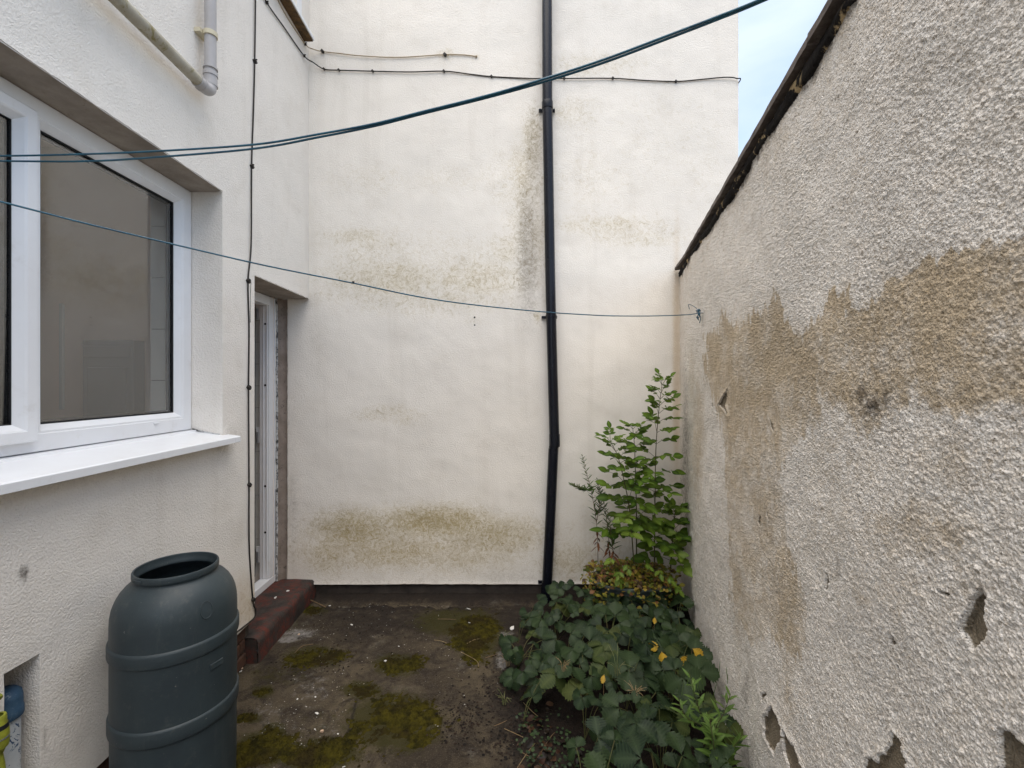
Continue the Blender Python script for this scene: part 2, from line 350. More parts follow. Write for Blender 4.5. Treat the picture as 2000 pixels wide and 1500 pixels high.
    mo = t.attr('moss'); mm = t.math('ADD', mo, t.math('MULTIPLY', t.math('SUBTRACT', t.noise(22, 6, 0.75), 0.5), 1.5))
    c = t.mix(t.math('MULTIPLY', t.ramp(mm, 0.3, 0.8), 0.85), c, (0.032, 0.029, 0.006))
    lt = t.attr('pale'); ll = t.math('ADD', lt, t.math('MULTIPLY', t.math('SUBTRACT', t.noise(26, 6, 0.8), 0.5), 1.7))
    c = t.mix(t.math('MULTIPLY', t.ramp(ll, 0.35, 0.9), 0.8), c, (0.24, 0.23, 0.22))
    c = t.mix(t.math('MULTIPLY', t.attr('crack'), 0.9), c, (0.012, 0.010, 0.009))
    b = t.bump(t.noise(130, 5, 0.75), 0.005); b = t.bump(t.noise(18, 5, 0.7), 0.010, prev=b)
    M['concrete'] = t.done(c, 0.86, b, 0.2)
    M['soil'] = simple('dark_soil', (0.020, 0.014, 0.011), (0.009, 0.007, 0.006), 25, 0.95, 0.012, 60, 0.15)
    M['coping'] = simple('weathered_slate_coping', (0.15, 0.125, 0.11), (0.075, 0.06, 0.052), 18, 0.85, 0.004, 60, 0.2,
        lambda t, c: t.mix(t.math('MULTIPLY', t.noise(35, 5, 0.75, lo=0.55, hi=0.7), 0.5), c, (0.22, 0.19, 0.17)))
    M['bed'] = simple('blackened_mortar_bed', (0.02, 0.017, 0.015), (0.012, 0.010, 0.010), 20, 0.95, 0.006, 60, 0.15,
        lambda t, c: t.mix(t.noise(9, 5, 0.7, dist=0.5, lo=0.56, hi=0.62), c, (0.42, 0.31, 0.17)))
    M['planter'] = simple('green_grey_planter', (0.10, 0.125, 0.12), (0.07, 0.088, 0.086), 12, 0.55, 0.0006, 120)
    def leafmat(name, c0, c1, edge=None, spec=0.35, rough=0.5, trans=0.25, tint=False):
        t = NT(name); oi = t.n('ShaderNodeObjectInfo').outputs['Random']
        c = t.mix(oi, c0, c1)
        if tint: c = t.attrc('tint')
        c = t.mix(t.math('MULTIPLY', t.noise(30, 4, 0.6, lo=0.35, hi=0.7), 0.45), c, t.mix(0.45, c, (0.004, 0.010, 0.004)))
        c = t.mix(t.math('MULTIPLY', t.noise(60, 4, 0.7, lo=0.62, hi=0.74), 0.3), c, (0.13, 0.12, 0.02))
        rb = t.attr('rib'); c = t.mix(t.math('MULTIPLY', t.ramp(rb, 0.75, 1.0), 0.30), c, tuple(min(1, v*1.7+0.005) for v in c1))
        c = t.mix(t.math('MULTIPLY', t.ramp(rb, 0.1, 0.35), 0.28), c, tuple(min(1, v*1.5+0.004) for v in c1)); t.done(c, rough, t.bump(t.noise(160, 3, 0.6), 0.0012), spec)
        tl = t.n('ShaderNodeBsdfTranslucent'); t.set(tl.inputs['Color'], t.mix(0.5, c, (0.10, 0.13, 0.01)))
        ms = t.n('ShaderNodeMixShader'); ms.inputs[0].default_value = trans; t.set(ms.inputs[1], t.p.outputs[0]); t.set(ms.inputs[2], tl.outputs[0])
        t.t.links.new(ms.outputs[0], t.out.inputs[0]); return t.m
    M['straw'] = leafmat('strawberry_leaf', (0.007, 0.018, 0.009), (0.028, 0.048, 0.017), spec=0.22, trans=0.12)
    M['straw_pale'] = leafmat('strawberry_leaf_ageing', (0.034, 0.056, 0.018), (0.060, 0.074, 0.020), spec=0.18, trans=0.2)
    M['straw_yellow'] = leafmat('yellowed_leaf', (0.40, 0.22, 0.015), (0.46, 0.30, 0.025))
    M['elder'] = leafmat('elder_leaf', (0.045, 0.105, 0.014), (0.125, 0.21, 0.022), spec=0.2, trans=0.35)
    M['elder_young'] = leafmat('elder_leaf_young', (0.10, 0.19, 0.02), (0.17, 0.25, 0.03), trans=0.4)
    M['willow'] = leafmat('willowherb_leaf', (0.085, 0.165, 0.028), (0.14, 0.23, 0.045), trans=0.35)
    M['weedleaf'] = leafmat('weed_leaf', (0.040, 0.085, 0.022), (0.075, 0.125, 0.03), trans=0.3)
    M['tinted'] = leafmat('mixed_small_leaf', (0.1, 0.1, 0.02), (0.1, 0.1, 0.02), trans=0.3, tint=True)
    M['stalk'] = simple('green_stalk', (0.07, 0.09, 0.025), (0.10, 0.085, 0.035), 30, 0.7, 0)
    M['stem'] = simple('brown_green_stem', (0.10, 0.075, 0.035), (0.07, 0.075, 0.025), 20, 0.8, 0.001, 200)
    M['deadleaf'] = simple('dead_leaf', (0.16, 0.06, 0.025), (0.10, 0.045, 0.02), 40, 0.9, 0.001, 150)
    M['straw_dry'] = simple('dry_straw', (0.30, 0.23, 0.12), (0.22, 0.15, 0.075), 30, 0.85, 0)
    M['grass'] = simple('thin_grass', (0.10, 0.13, 0.04), (0.20, 0.19, 0.09), 20, 0.8, 0)
    M['twig'] = simple('dry_twig', (0.20, 0.13, 0.07), (0.12, 0.08, 0.045), 40, 0.9, 0)
    M['flake'] = simple('white_paint_flake', (0.72, 0.72, 0.70), (0.60, 0.58, 0.55), 60, 0.8, 0.0005, 200)
    M['flake_peach'] = simple('peach_render_crumb', (0.60, 0.42, 0.30), (0.50, 0.36, 0.26), 60, 0.9, 0.001, 200)
    M['clod'] = simple('black_soil_crumb', (0.016, 0.012, 0.011), (0.010, 0.008, 0.008), 60, 0.95, 0.001, 200)
    t = NT('moss'); c = t.mix(t.noise(25, 5, 0.7, lo=0.35, hi=0.68), (0.060, 0.050, 0.006), (0.018, 0.016, 0.004))
    c = t.mix(t.math('MULTIPLY', t.noise(7, 3, lo=0.45, hi=0.65), 0.75), c, (0.024, 0.017, 0.007))
    M['moss'] = t.done(c, 0.95, t.bump(t.noise(300, 4, 0.7), 0.004), 0.1)
build_materials()

# stain maps: blobs (x, y, rx, ry, strength[, angle]) in photo pixels, evaluated on the wall itself
def blob_map(PXX, PYY, blobs):
    out = np.zeros_like(PXX)
    for b in blobs:
        x, y, rx, ry, s = b[:5]; a = math.radians(b[5]) if len(b) > 5 else 0
        dx = PXX-x; dy = PYY-y; u = (dx*math.cos(a)+dy*math.sin(a))/rx; v = (-dx*math.sin(a)+dy*math.cos(a))/ry
        out = np.maximum(out, s*np.exp(-(u*u+v*v)**1.4*0.7))
    return out

# ================================================================ SETTING
# ---- ground sheet (far) and concrete yard
g = MB().quad((-60, -60, -0.03), (60, -60, -0.03), (60, 60, -0.03), (-60, 60, -0.03)).build('ground', M['concrete']); tag(g, kind='structure')
MOSS = [  # moss cushions, photo pixels: x, y, rx, ry, height
    (704, 1348, 34, 15, .012), (776, 1300, 40, 20, .018), (768, 1412, 84, 48, .024), (648, 1472, 54, 26, .02), (520, 1462, 60, 30, .02), (590, 1478, 50, 22, .016),
    (932, 1240, 44, 40, .016), (612, 1284, 52, 18, .010), (610, 1190, 24, 9, .010), (514, 1351, 20, 11, .012), (487, 1402, 24, 8, .012), (534, 1427, 22, 13, .012), (880, 1215, 60, 22, .006)]
xs = np.concatenate([np.linspace(-1.42, 1.2, 330)]); ys = np.concatenate([np.linspace(-1.0, 1.3, 30)[:-1], np.linspace(1.3, 3.3, 260)])
X, Y = np.meshgrid(xs, ys, indexing='ij')
tt = np.maximum(Y, 0.3); gx = PX+X/tt*F; gy = PY+H/tt*F
moss = blob_map(gx, gy, [(a, b, c*1.15, d*1.25, 1.0) for a, b, c, d, e in MOSS]+[(540, 1320, 90, 25, .5), (700, 1420, 130, 60, .45), (930, 1230, 80, 60, .5), (560, 1470, 140, 40, .6), (560, 1215, 30, 40, .5)])
dirt = blob_map(gx, gy, [(760, 1165, 340, 32, 1.1), (760, 1205, 180, 46, .72), (700, 1260, 90, 50, .55), (930, 1380, 80, 90, .42), (1040, 1420, 60, 100, .95), (1010, 1230, 50, 80, .8), (600, 1310, 70, 30, .6), (780, 1480, 120, 40, .45), (520, 1300, 40, 60, .5), (700, 1330, 80, 30, .5), (1150, 1350, 180, 240, 1.2)])
pale = blob_map(gx, gy, [(585, 1238, 40, 12, .75), (610, 1345, 60, 50, .42), (640, 1430, 35, 40, .38), (560, 1420, 40, 30, .4), (520, 1385, 40, 20, .45), (980, 1290, 14, 24, .7), (560, 1250, 26, 9, .8), (990, 1240, 18, 10, .6), (720, 1480, 30, 14, .35)])
cl = [(696, 1368), (688, 1400), (682, 1425), (668, 1450), (655, 1470), (640, 1500)]
crack = np.zeros_like(X)
for i in range(len(cl)-1):
    a = on_ground(*cl[i]); b = on_ground(*cl[i+1]); n2 = np.clip(((X-a.x)*(b.x-a.x)+(Y-a.y)*(b.y-a.y))/((b.x-a.x)**2+(b.y-a.y)**2), 0, 1)
    d = np.hypot(X-a.x-n2*(b.x-a.x), Y-a.y-n2*(b.y-a.y)); crack = np.maximum(crack, 1-smst(0.002, 0.008, d))
Z = (fbm(X*3, Y*3, 3)-.5)*0.016+(fbm(X*22, Y*22, 5)-.5)*0.005-crack*0.004
me = grid_mesh('yard_concrete', np.stack([X, Y, Z], -1), dict(moss=moss, dirt=dirt, pale=pale, crack=crack))
yard = link('yard_concrete', me, M['concrete']); tag(yard, kind='structure')

# ---- left house wing
wing = thing('house_wing', (XL, 2.2, 0), 'cream rendered house wall at left with white window and narrow recessed doorway', 'house')
def rel(P, o): return P-np.array(o.location)[None, None, :]
WY0, WY1, WZ0, WZ1 = 0.80, 2.22, 1.24, 2.42
DY0, DY1, DZ0, DZ1 = 2.505, 3.2, 0.14, 2.083
NY0, NY1, NZ1 = 1.25, 1.347, 0.71
def samples(a, b, step, marks):
    v = set(np.round(np.arange(a, b, step), 4)); v |= set(marks); v.add(b); v = np.array(sorted(v))
    keep = [True]*len(v)
    for i, q in enumerate(v):
        if q not in marks and q not in (a, b) and any(abs(q-m) < step*0.45 for m in marks): keep[i] = False
    return v[np.array(keep)]
ys = samples(-1.2, 3.2, 0.014, [WY0, WY1, DY0, NY0, NY1]); zs = samples(0.0, 4.7, 0.016, [WZ0, WZ1, DZ1, NZ1, 0.22])
Y, Z = np.meshgrid(ys, zs, indexing='ij')
cy = (Y[:-1, :-1]+Y[1:, 1:])/2; cz = (Z[:-1, :-1]+Z[1:, 1:])/2
skip = ((cy > WY0) & (cy < WY1) & (cz > WZ0) & (cz < WZ1)) | ((cy > DY0) & (cz < DZ1)) | ((cy > NY0) & (cy < NY1) & (cz < NZ1)) | ((cz < 0.22) & (cy > 1.40))
tt = np.maximum(Y, 0.4); gx = PX+XL/tt*F; gy = PY-(Z-H)/tt*F
inner = (fbm(Y*2.2, Z*2.2, 8)-.5)*0.012
near_edge = np.minimum.reduce([np.abs(Y-WY1)+((Z > WZ1) | (Z < WZ0))*9, np.abs(Z-WZ1)+(Y > WY1)*9, np.abs(Y-DY0)+(Z > DZ1)*9, np.abs(Z-DZ1)+(Y < DY0)*9, np.abs(Y-NY1)+(Z > NZ1)*9, np.abs(Z-NZ1)+(Y > NY1)*9])
inner *= smst(0.0, 0.06, near_edge)
XX = XL+inner
grime_shade = blob_map(gx, gy, [(45, 1118, 8, 16, .9), (60, 960, 200, 20, .22, -14), (300, 885, 160, 16, .22, -14), (440, 865, 30, 26, .35), (480, 1200, 30, 60, .10), (260, 1150, 60, 120, .08), (86, 1440, 5, 25, .5), (40, 720, 20, 300, .03), (500, 650, 6, 120, .05)])  # soot spot, plus darker areas under the sill and around the butt
tan = blob_map(gx, gy, [(480, 1180, 40, 60, .55), (330, 40, 60, 60, .12), (600, 130, 20, 200, .18), (590, 560, 16, 40, .25), (370, 880, 40, 10, .25, -14)])
mossm = blob_map(gx, gy, [(485, 1195, 25, 40, .35)])
me = grid_mesh('wall', rel(np.stack([XX, Y, Z], -1), wing), dict(moss=mossm, grime_shade=grime_shade, tan=tan), skip)
link('wall', me, M['render_left'], wing)
b = MB()   # reveals of window, door and niche
b.quad((XL, WY1, WZ0), (XL, WY1, WZ1), (-1.60, WY1, WZ1), (-1.60, WY1, WZ0)); b.quad((XL, WY0, WZ0), (-1.60, WY0, WZ0), (-1.60, WY0, WZ1), (XL, WY0, WZ1))
b.quad((XL, WY0, WZ0), (XL, WY1, WZ0), (-1.60, WY1, WZ0), (-1.60, WY0, WZ0))
b.quad((XL, DY0, 0.2205), (-1.66, DY0, 0.2205), (-1.66, DY0, DZ1), (XL, DY0, DZ1))
b.quad((XL, NY1, 0), (XL, NY1, NZ1), (-1.52, NY1, NZ1), (-1.52, NY1, 0)); b.quad((XL, NY0, 0), (-1.52, NY0, 0), (-1.52, NY0, NZ1), (XL, NY0, NZ1))
b.quad((-1.52, NY0, 0), (-1.52, NY1, 0), (-1.52, NY1, NZ1), (-1.52, NY0, NZ1)); b.quad((XL, NY0, NZ1), (-1.52, NY0, NZ1), (-1.52, NY1, NZ1), (XL, NY1, NZ1))
b.build('reveal', M['render_left'], wing)
# undersides of the two lintels, with a chipped front edge
def lintel(name, y0, y1, z, xin, seed):
    n = 70; yy = np.linspace(y0, y1, n); m = 8; A = np.zeros((n, m, 3))
    for j in range(m):
        f = j/(m-1); A[:, j, 0] = XL*(1-f)+xin*f; A[:, j, 1] = yy; A[:, j, 2] = z+0.0015
    A[:, 0, 2] += (fbm(yy*45, yy*0, seed)-.5)*0.008+0.0015; A[:, 0, 0] += 0.0025; A[:, 1, 2] -= fbm(yy*40, yy*0+3, seed)*0.004
    A[:, 2:, 2] -= (fbm(np.repeat(yy[:, None], m-2, 1)*30, np.arange(m-2)[None, :]*0.7+0*yy[:, None], seed))*0.004
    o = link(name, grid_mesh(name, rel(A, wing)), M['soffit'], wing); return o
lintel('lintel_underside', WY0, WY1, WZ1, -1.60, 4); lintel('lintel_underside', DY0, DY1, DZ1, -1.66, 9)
# body of the wing behind the face (roof slab, outer faces) so that it is a solid building
b = MB(); b.box((-4.2, -1.2, 4.7), (XL, 3.2, 4.85)); b.quad((XL, -1.2, 0), (-4.2, -1.2, 0), (-4.2, -1.2, 4.7), (XL, -1.2, 4.7)); b.quad((-4.2, -1.2, 0), (-4.2, 3.2, 0), (-4.2, 3.2, 4.7), (-4.2, -1.2, 4.7))
b.build('outer_shell', M['render_back'], wing)
# the room behind the window
b = MB(); RX0, RX1, RY0, RY1, RZ0, RZ1 = -3.7, -1.68, 0.2, 2.44, 0.2, 2.75
b.quad((RX0, RY0, RZ1), (RX0, RY1, RZ1), (RX1, RY1, RZ1), (RX1, RY0, RZ1)); b.quad((RX0, RY0, RZ0), (RX0, RY1, RZ0), (RX0, RY1, RZ1), (RX0, RY0, RZ1))
b.quad((RX0, RY1, RZ0), (RX1, RY1, RZ0), (RX1, RY1, RZ1), (RX0, RY1, RZ1)); b.quad((RX0, RY0, RZ0), (RX1, RY0, RZ0), (RX1, RY0, RZ1), (RX0, RY0, RZ1))
IY0, IY1, IZ0, IZ1 = 0.83, 2.19, 1.30, 2.40
b.quad((RX1, RY0, RZ0), (RX1, IY0, RZ0), (RX1, IY0, RZ1), (RX1, RY0, RZ1)); b.quad((RX1, IY1, RZ0), (RX1, RY1, RZ0), (RX1, RY1, RZ1), (RX1, IY1, RZ1))
b.quad((RX1, IY0, RZ0), (RX1, IY1, RZ0), (RX1, IY1, IZ0), (RX1, IY0, IZ0)); b.quad((RX1, IY0, IZ1), (RX1, IY1, IZ1), (RX1, IY1, RZ1), (RX1, IY0, RZ1))
b.quad((-1.57, IY0, IZ1), (-1.57, IY1, IZ1), (RX1, IY1, IZ1), (RX1, IY0, IZ1)); b.quad((-1.57, IY0, IZ0), (RX1, IY0, IZ0), (RX1, IY1, IZ0), (-1.57, IY1, IZ0)); b.quad((-1.57, IY0, IZ0), (-1.57, IY0, IZ1), (RX1, IY0, IZ1), (RX1, IY0, IZ0))
b.build('room', M['room'], wing)
MB().quad((RX0, RY0, RZ0), (RX1, RY0, RZ0), (RX1, RY1, RZ0), (RX0, RY1, RZ0)).build('room_floor', M['room_floor'], wing)
MB().quad((-1.57, IY1+.004, IZ0), (RX1, IY1+.004, IZ0), (RX1, IY1+.004, IZ1), (-1.57, IY1+.004, IZ1)).build('grout', M['grout'], wing)
for k in range(5):
    z0 = 1.30+k*0.244-0.03
    for a, c in ((-1.607, -1.572), (-1.68, -1.610)):
        MB().box((a, IY1-.002, max(z0, 1.302)), (c, IY1+.006, min(z0+0.240, 2.398))).build('tile', M['tile'], wing)
MB().box((-3.69, 1.55, .2), (-3.25, 2.42, 1.95)).box((-3.245, 1.57, .25), (-3.235, 2.40, 1.90)).build('cupboard', M['cabinet'], wing, bevel=.004)
MB().box((-2.16, 2.36, .201), (-1.90, 2.438, 1.72)).box((-2.15, 2.352, 1.63), (-1.91, 2.3595, 1.69)).box((-2.13, 2.352, .3), (-1.93, 2.3595, 1.58)).build('cupboard', M['cabinet'], wing, bevel=.004)
MB().box((-2.345, 2.425, 1.36), (-2.325, 2.4385, 1.92)).build('pale_strip', M['tile'], wing, bevel=.003)  # thin pale upright strip on the far wall of the room
# ---- window
def ring(b, y0, y1, z0, z1, prof):
    """mitred frame; prof = list of (inset, x)"""
    R = []
    for i, x in prof: R.append([(x, y0+i, z0+i), (x, y1-i, z0+i), (x, y1-i, z1-i), (x, y0+i, z1-i)])
    v = [p for r in R for p in r]; n = len(prof)
    b.add(v, [(k*4+j, k*4+(j+1) % 4, (k+1)*4+(j+1) % 4, (k+1)*4+j) for k in range(n-1) for j in range(4)])
    return b
win = MB(); ring(win, WY0+.002, WY1-.003, 1.278, WZ1-.002, [(0, -1.575), (0, -1.508), (.003, -1.505), (.056, -1.505), (.059, -1.508), (.059, -1.575)])
win = win.build('window', M['upvc'], wing); win['label'] = 'white plastic framed kitchen window above the sill'
MB().box((-1.575, 1.440, 1.337), (-1.506, 1.490, 2.361)).build('mullion', M['upvc'], win, bevel=.003)
ring(MB(), 1.489, 2.160, 1.336, 2.362, [(0, -1.53), (0, -1.5075), (.008, -1.5075), (.026, -1.528), (.028, -1.534)]).build('glazing_bead', M['upvc'], win)
ring(MB(), 1.515, 2.134, 1.362, 2.336, [(0, -1.5345), (0, -1.532), (.007, -1.531), (.007, -1.537)]).build('gasket', M['gasket'], win)
ring(MB(), 1.512, 2.137, 1.359, 2.339, [(0, -1.543), (.018, -1.543), (.018, -1.557), (0, -1.557)]).build('spacer_bar', M['gasket'], win)
MB().box((-1.541, 1.508, 1.355), (-1.537, 2.141, 2.343)).build('pane', M['glass'], win)
SY0, SY1, SZ0, SZ1 = 0.86, 1.469, 1.314, 2.365
ring(MB(), SY0, SY1, SZ0, SZ1, [(0, -1.54), (0, -1.488), (.004, -1.484), (.034, -1.484), (.040, -1.488), (.056, -1.508), (.058, -1.513)]).build('casement_sash', M['upvc'], win)
ring(MB(), SY0+.053, SY1-.053, SZ0+.053, SZ1-.053, [(0, -1.5135), (0, -1.511), (.007, -1.510), (.007, -1.516)]).build('gasket', M['gasket'], win)
ring(MB(), SY0+.05, SY1-.05, SZ0+.05, SZ1-.05, [(0, -1.522), (.020, -1.522), (.020, -1.538), (0, -1.538)]).build('spacer_bar', M['gasket'], win)
MB().box((-1.520, SY0+.045, SZ0+.045), (-1.516, SY1-.045, SZ1-.045)).build('pane', M['glass'], win)
MB().box((-1.5045, 1.975, 1.322), (-1.500, 2.005, 1.330)).build('drain_cap', M['upvc'], win, bevel=.002)
MB().prism([(-1.575, 0.7, 1.277), (-1.482, 0.7, 1.274), (-1.478, 0.7, 1.266), (-1.300, 0.7, 1.241), (-1.295, 0.7, 1.237), (-1.295, 0.7, 1.212), (-1.305, 0.7, 1.210), (-1.308, 0.7, 1.226), (-1.359, 0.7, 1.232), (-1.575, 0.7, 1.252)], (0, 1.520-0.0015, 0)).build('sill', M['upvc'], win)
MB().prism([(-1.357, 2.2190, 1.2485), (-1.300, 2.2190, 1.241), (-1.295, 2.2190, 1.237), (-1.295, 2.2190, 1.212), (-1.305, 2.2190, 1.210), (-1.308, 2.2190, 1.226), (-1.357, 2.2190, 1.232)], (0, .046, 0)).build('sill_end_cap', M['upvc'], win, bevel=.002)
MB().tube(smooth_path([(-1.37, 2.218, 1.252), (-1.43, 2.217, 1.262), (-1.50, 2.216, 1.279)]), .004, 6).build('mastic_bead', M['mastic'], win)
# ---- upper window, only the underside of its sill is seen
uw = MB(); ring(uw, 1.9, 3.08, 3.85, 4.62, [(0, XL-.02), (0, XL+.004), (.06, XL+.004), (.08, XL-.02)]); uw = uw.build('window', M['upvc'], wing); uw['label'] = 'upper window seen only by its sill'
MB().box((XL-.018, 1.97, 3.92), (XL-.012, 3.01, 4.55)).build('pane', M['glass'], uw)
MB().box((XL+.001, 1.85, 3.822), (-1.29, 3.13, 3.848)).build('sill', M['upvc'], uw, bevel=.003)
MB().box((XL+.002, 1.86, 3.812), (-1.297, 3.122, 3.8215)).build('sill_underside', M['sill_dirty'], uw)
# ---- doorway: white frame, inward-opened door leaf, tiled wall behind
door = MB().box((-1.64, 3.085, 0.188), (-1.572, 3.168, 2.078)); door = door.build('door_frame', M['upvc'], wing, bevel=.004)
door['label'] = 'white plastic door frame in the recessed doorway'
MB().box((-1.64, 2.51, 2.02), (-1.5715, 3.0845, 2.079)).build('frame_head', M['upvc'], door, bevel=.004)
MB().box((-1.64, 2.51, 0.140), (-1.5705, 3.168, 0.187)).build('threshold', M['upvc'], door, bevel=.004)
for z in (1.895, 1.485, 0.81, 0.50):
    MB().tube([(-1.60, 3.0845, z), (-1.60, 3.0815, z)], .007, 10).build('screw', M['gasket'], door)
for xx in (-1.588, -1.612): MB().box((xx-.004, 3.079, 0.19), (xx+.004, 3.086, 2.02)).build('frame_rib', M['upvc'], door, bevel=.002)
leaf = MB().box((-2.36, 3.05, 0.195), (-1.685, 3.105, 2.015)).build('door_leaf', M['upvc'], wing, bevel=.006)
MB().box((-1.684, 3.052, 0.20), (-1.676, 3.1, 2.01)).build('gasket', M['gasket'], leaf)
for xx in (-1.70, -1.73): MB().box((xx-.006, 3.043, .20), (xx+.006, 3.051, 2.01)).build('leaf_rib', M['upvc'], leaf, bevel=.003)
for zz in (1.98, 1.15, 0.345):
    h_ = MB().box((-1.672, 3.10, zz-.055), (-1.645, 3.112, zz+.055)).build('hinge', M['upvc'], leaf, bevel=.004)
    MB().tube([(-1.660, 3.097, zz-.05), (-1.660, 3.097, zz+.02)], .006, 8).build('hinge_pin', M['steel'], h_)
MB().quad((-1.60, 3.1325, .14), (-1.95, 3.1325, .14), (-1.95, 3.1325, 2.3), (-1.60, 3.1325, 2.3)).build('grout', M['grout'], wing)
for k in range(14):
    MB().box((-1.79, 3.120, .150+k*.148), (-1.642, 3.134, .150+k*.148+.1455)).build('tile', M['tile'], wing)
b = MB(); b.quad((-1.66, DY0, .13), (-3.6, DY0, .13), (-3.6, DY0, 2.5), (-1.66, DY0, 2.5)); b.quad((-3.6, DY0, .13), (-3.6, 3.2, .13), (-3.6, 3.2, 2.5), (-3.6, DY0, 2.5)); b.quad((-3.6, 3.1345, .13), (-1.57, 3.1345, .13), (-1.57, 3.1345, 2.5), (-3.6, 3.1345, 2.5)); b.quad((-1.66, DY0, 2.3), (-1.66, 3.2, 2.3), (-3.6, 3.2, 2.3), (-3.6, DY0, 2.3))
b.quad((-1.645, DY0, 2.05), (-1.645, 3.2, 2.05), (-1.645, 3.2, 2.4), (-1.645, DY0, 2.4)); b.build('hallway', M['room'], wing)
MB().quad((-1.565, DY0, .132), (-3.6, DY0, .132), (-3.6, 3.2, .132), (-1.565, 3.2, .132)).build('hallway_floor', M['room_floor'], wing)
# dark brown-grey jamb strip and grubby mastic beside the frame
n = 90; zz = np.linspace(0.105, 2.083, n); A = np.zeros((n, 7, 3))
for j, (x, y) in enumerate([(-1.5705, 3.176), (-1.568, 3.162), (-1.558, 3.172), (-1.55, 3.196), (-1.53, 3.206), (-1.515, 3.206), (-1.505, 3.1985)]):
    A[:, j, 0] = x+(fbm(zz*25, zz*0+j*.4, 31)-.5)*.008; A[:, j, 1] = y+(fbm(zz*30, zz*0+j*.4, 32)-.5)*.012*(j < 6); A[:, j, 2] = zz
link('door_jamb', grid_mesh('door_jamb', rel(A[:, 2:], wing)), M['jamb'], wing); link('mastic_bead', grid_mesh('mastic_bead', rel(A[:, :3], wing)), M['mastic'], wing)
# ---- step under the door, brick plinth
step = MB()
n = 60; yy = np.linspace(2.46, 3.215, n); pr = [(-1.64, .137), (-1.45, .138), (-1.335, .136), (-1.322, .128), (-1.318, .10), (-1.318, .05), (-1.316, -.02)]
A = np.zeros((n, len(pr), 3))
for j, (x, z) in enumerate(pr): A[:, j, 0] = x+(fbm(yy*9, yy*0+j, 41)-.5)*.016*(j > 1); A[:, j, 1] = yy; A[:, j, 2] = z+(fbm(yy*11, yy*0+j, 42)-.5)*.010*(z > .03)
stp = link('door_step', grid_mesh('door_step', A), M['step']); tag(stp, 'dark worn step with red paint traces below the doorway', 'step')
MB().quad((-1.64, 2.46, -.02), (-1.318, 2.46, -.02), (-1.322, 2.46, .131), (-1.64, 2.46, .131)).build('step_end', M['step'], stp)
MB().box((-1.60, 1.35, 0), (XL-.032, 2.505, .222)).build('plinth', M['mortar'], wing)
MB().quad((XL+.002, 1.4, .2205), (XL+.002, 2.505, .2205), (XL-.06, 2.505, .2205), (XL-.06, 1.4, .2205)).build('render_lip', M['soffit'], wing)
MB().quad((XL, 2.5045, .2205), (XL-.3, 2.5045, .2205), (XL-.3, 2.5045, .3), (XL, 2.5045, .3)).build('wall_end', M['render_left'], wing)
for r in range(3):
    y = 1.40-(r % 2)*.11
    while y < 2.44:
        y1 = min(y+.213, 2.452); d = random.uniform(-.004, .006)
        MB().box((XL-.05, max(y, 1.352), .004+r*.073), (XL-.016+d, y1, .067+r*.073)).build('brick', M['brick'], wing, bevel=.006)
        y += .223

# ---- gable wall of the back building
GZ0 = 0.103
gab = thing('gable_wall', (0, D, 0), 'tall cream rendered gable wall with algae stains closing the yard', 'house')
xs = samples(-1.51, 1.625, 0.011, [XL]); zs = samples(GZ0, 5.3, 0.013, [DZ1]); X, Z = np.meshgrid(xs, zs, indexing='ij')
gx = PX+X/D*F; gy = PY-(Z-H)/D*F
mossm = blob_map(gx, gy, [(690, 1035, 90, 42, .80), (850, 1020, 130, 36, .85), (960, 1045, 120, 42, .72), (760, 1075, 190, 40, .66), (640, 1085, 48, 40, .62), (880, 1085, 150, 34, .55), (1110, 1095, 70, 40, .55), (1200, 1060, 70, 80, .30),
    (690, 462, 65, 18, .48), (730, 500, 110, 55, .36), (760, 545, 140, 44, .54), (930, 545, 130, 44, .52), (840, 580, 190, 36, .42), (840, 510, 200, 60, .28), (990, 490, 60, 36, .42), (950, 510, 100, 50, .30),
    (720, 350, 90, 34, .26), (880, 350, 110, 30, .24), (1000, 350, 50, 70, .30), (1160, 128, 110, 26, .38), (1190, 440, 120, 22, .45), (1250, 462, 110, 24, .40), (1120, 220, 60, 40, .34), (1300, 260, 120, 100, .20), (1150, 350, 90, 70, .24), (1380, 300, 50, 120, .22), (760, 808, 75, 18, .42), (790, 822, 30, 12, .4), (930, 625, 16, 12, .3), (690, 570, 90, 26, .36),
    (1040, 280, 22, 70, .56), (1025, 350, 40, 80, .48), (1030, 460, 48, 110, .46), (870, 105, 16, 12, .5), (930, 112, 12, 8, .35), (1090, 220, 22, 16, .5), (1050, 620, 10, 14, .5)])
grime_shade = blob_map(gx, gy, [(1032, 490, 24, 140, .52), (1042, 310, 18, 110, .40), (1030, 560, 28, 60, .36), (1050, 100, 10, 80, .14), (800, 1140, 260, 10, .28), (1000, 1130, 70, 22, .22), (572, 1000, 12, 120, .26), (565, 850, 8, 100, .16), (1140, 980, 8, 60, .08), (1020, 940, 12, 14, .14)])  # streaks by the downpipe, plus darker areas along the foot and beside the door
tan = blob_map(gx, gy, [(1322, 720, 9, 260, .75), (1318, 980, 14, 160, .4), (1280, 900, 60, 200, .14), (760, 1090, 300, 60, .30), (1150, 1060, 140, 90, .28), (800, 480, 260, 120, .14), (1050, 400, 40, 280, .20), (1240, 420, 160, 160, .13), (850, 260, 260, 160, .06), (640, 120, 40, 60, .16), (1020, 180, 36, 160, .16)])
YY = D-(fbm(X*2.0, Z*2.0, 21)-.5)*0.012+smst(.02, 0, Z-GZ0)*(-.004)
me = grid_mesh('wall', rel(np.stack([X, YY, Z], -1), gab), dict(moss=mossm, grime_shade=grime_shade, tan=tan)); me.flip_normals(); link('wall', me, M['render_back'], gab)
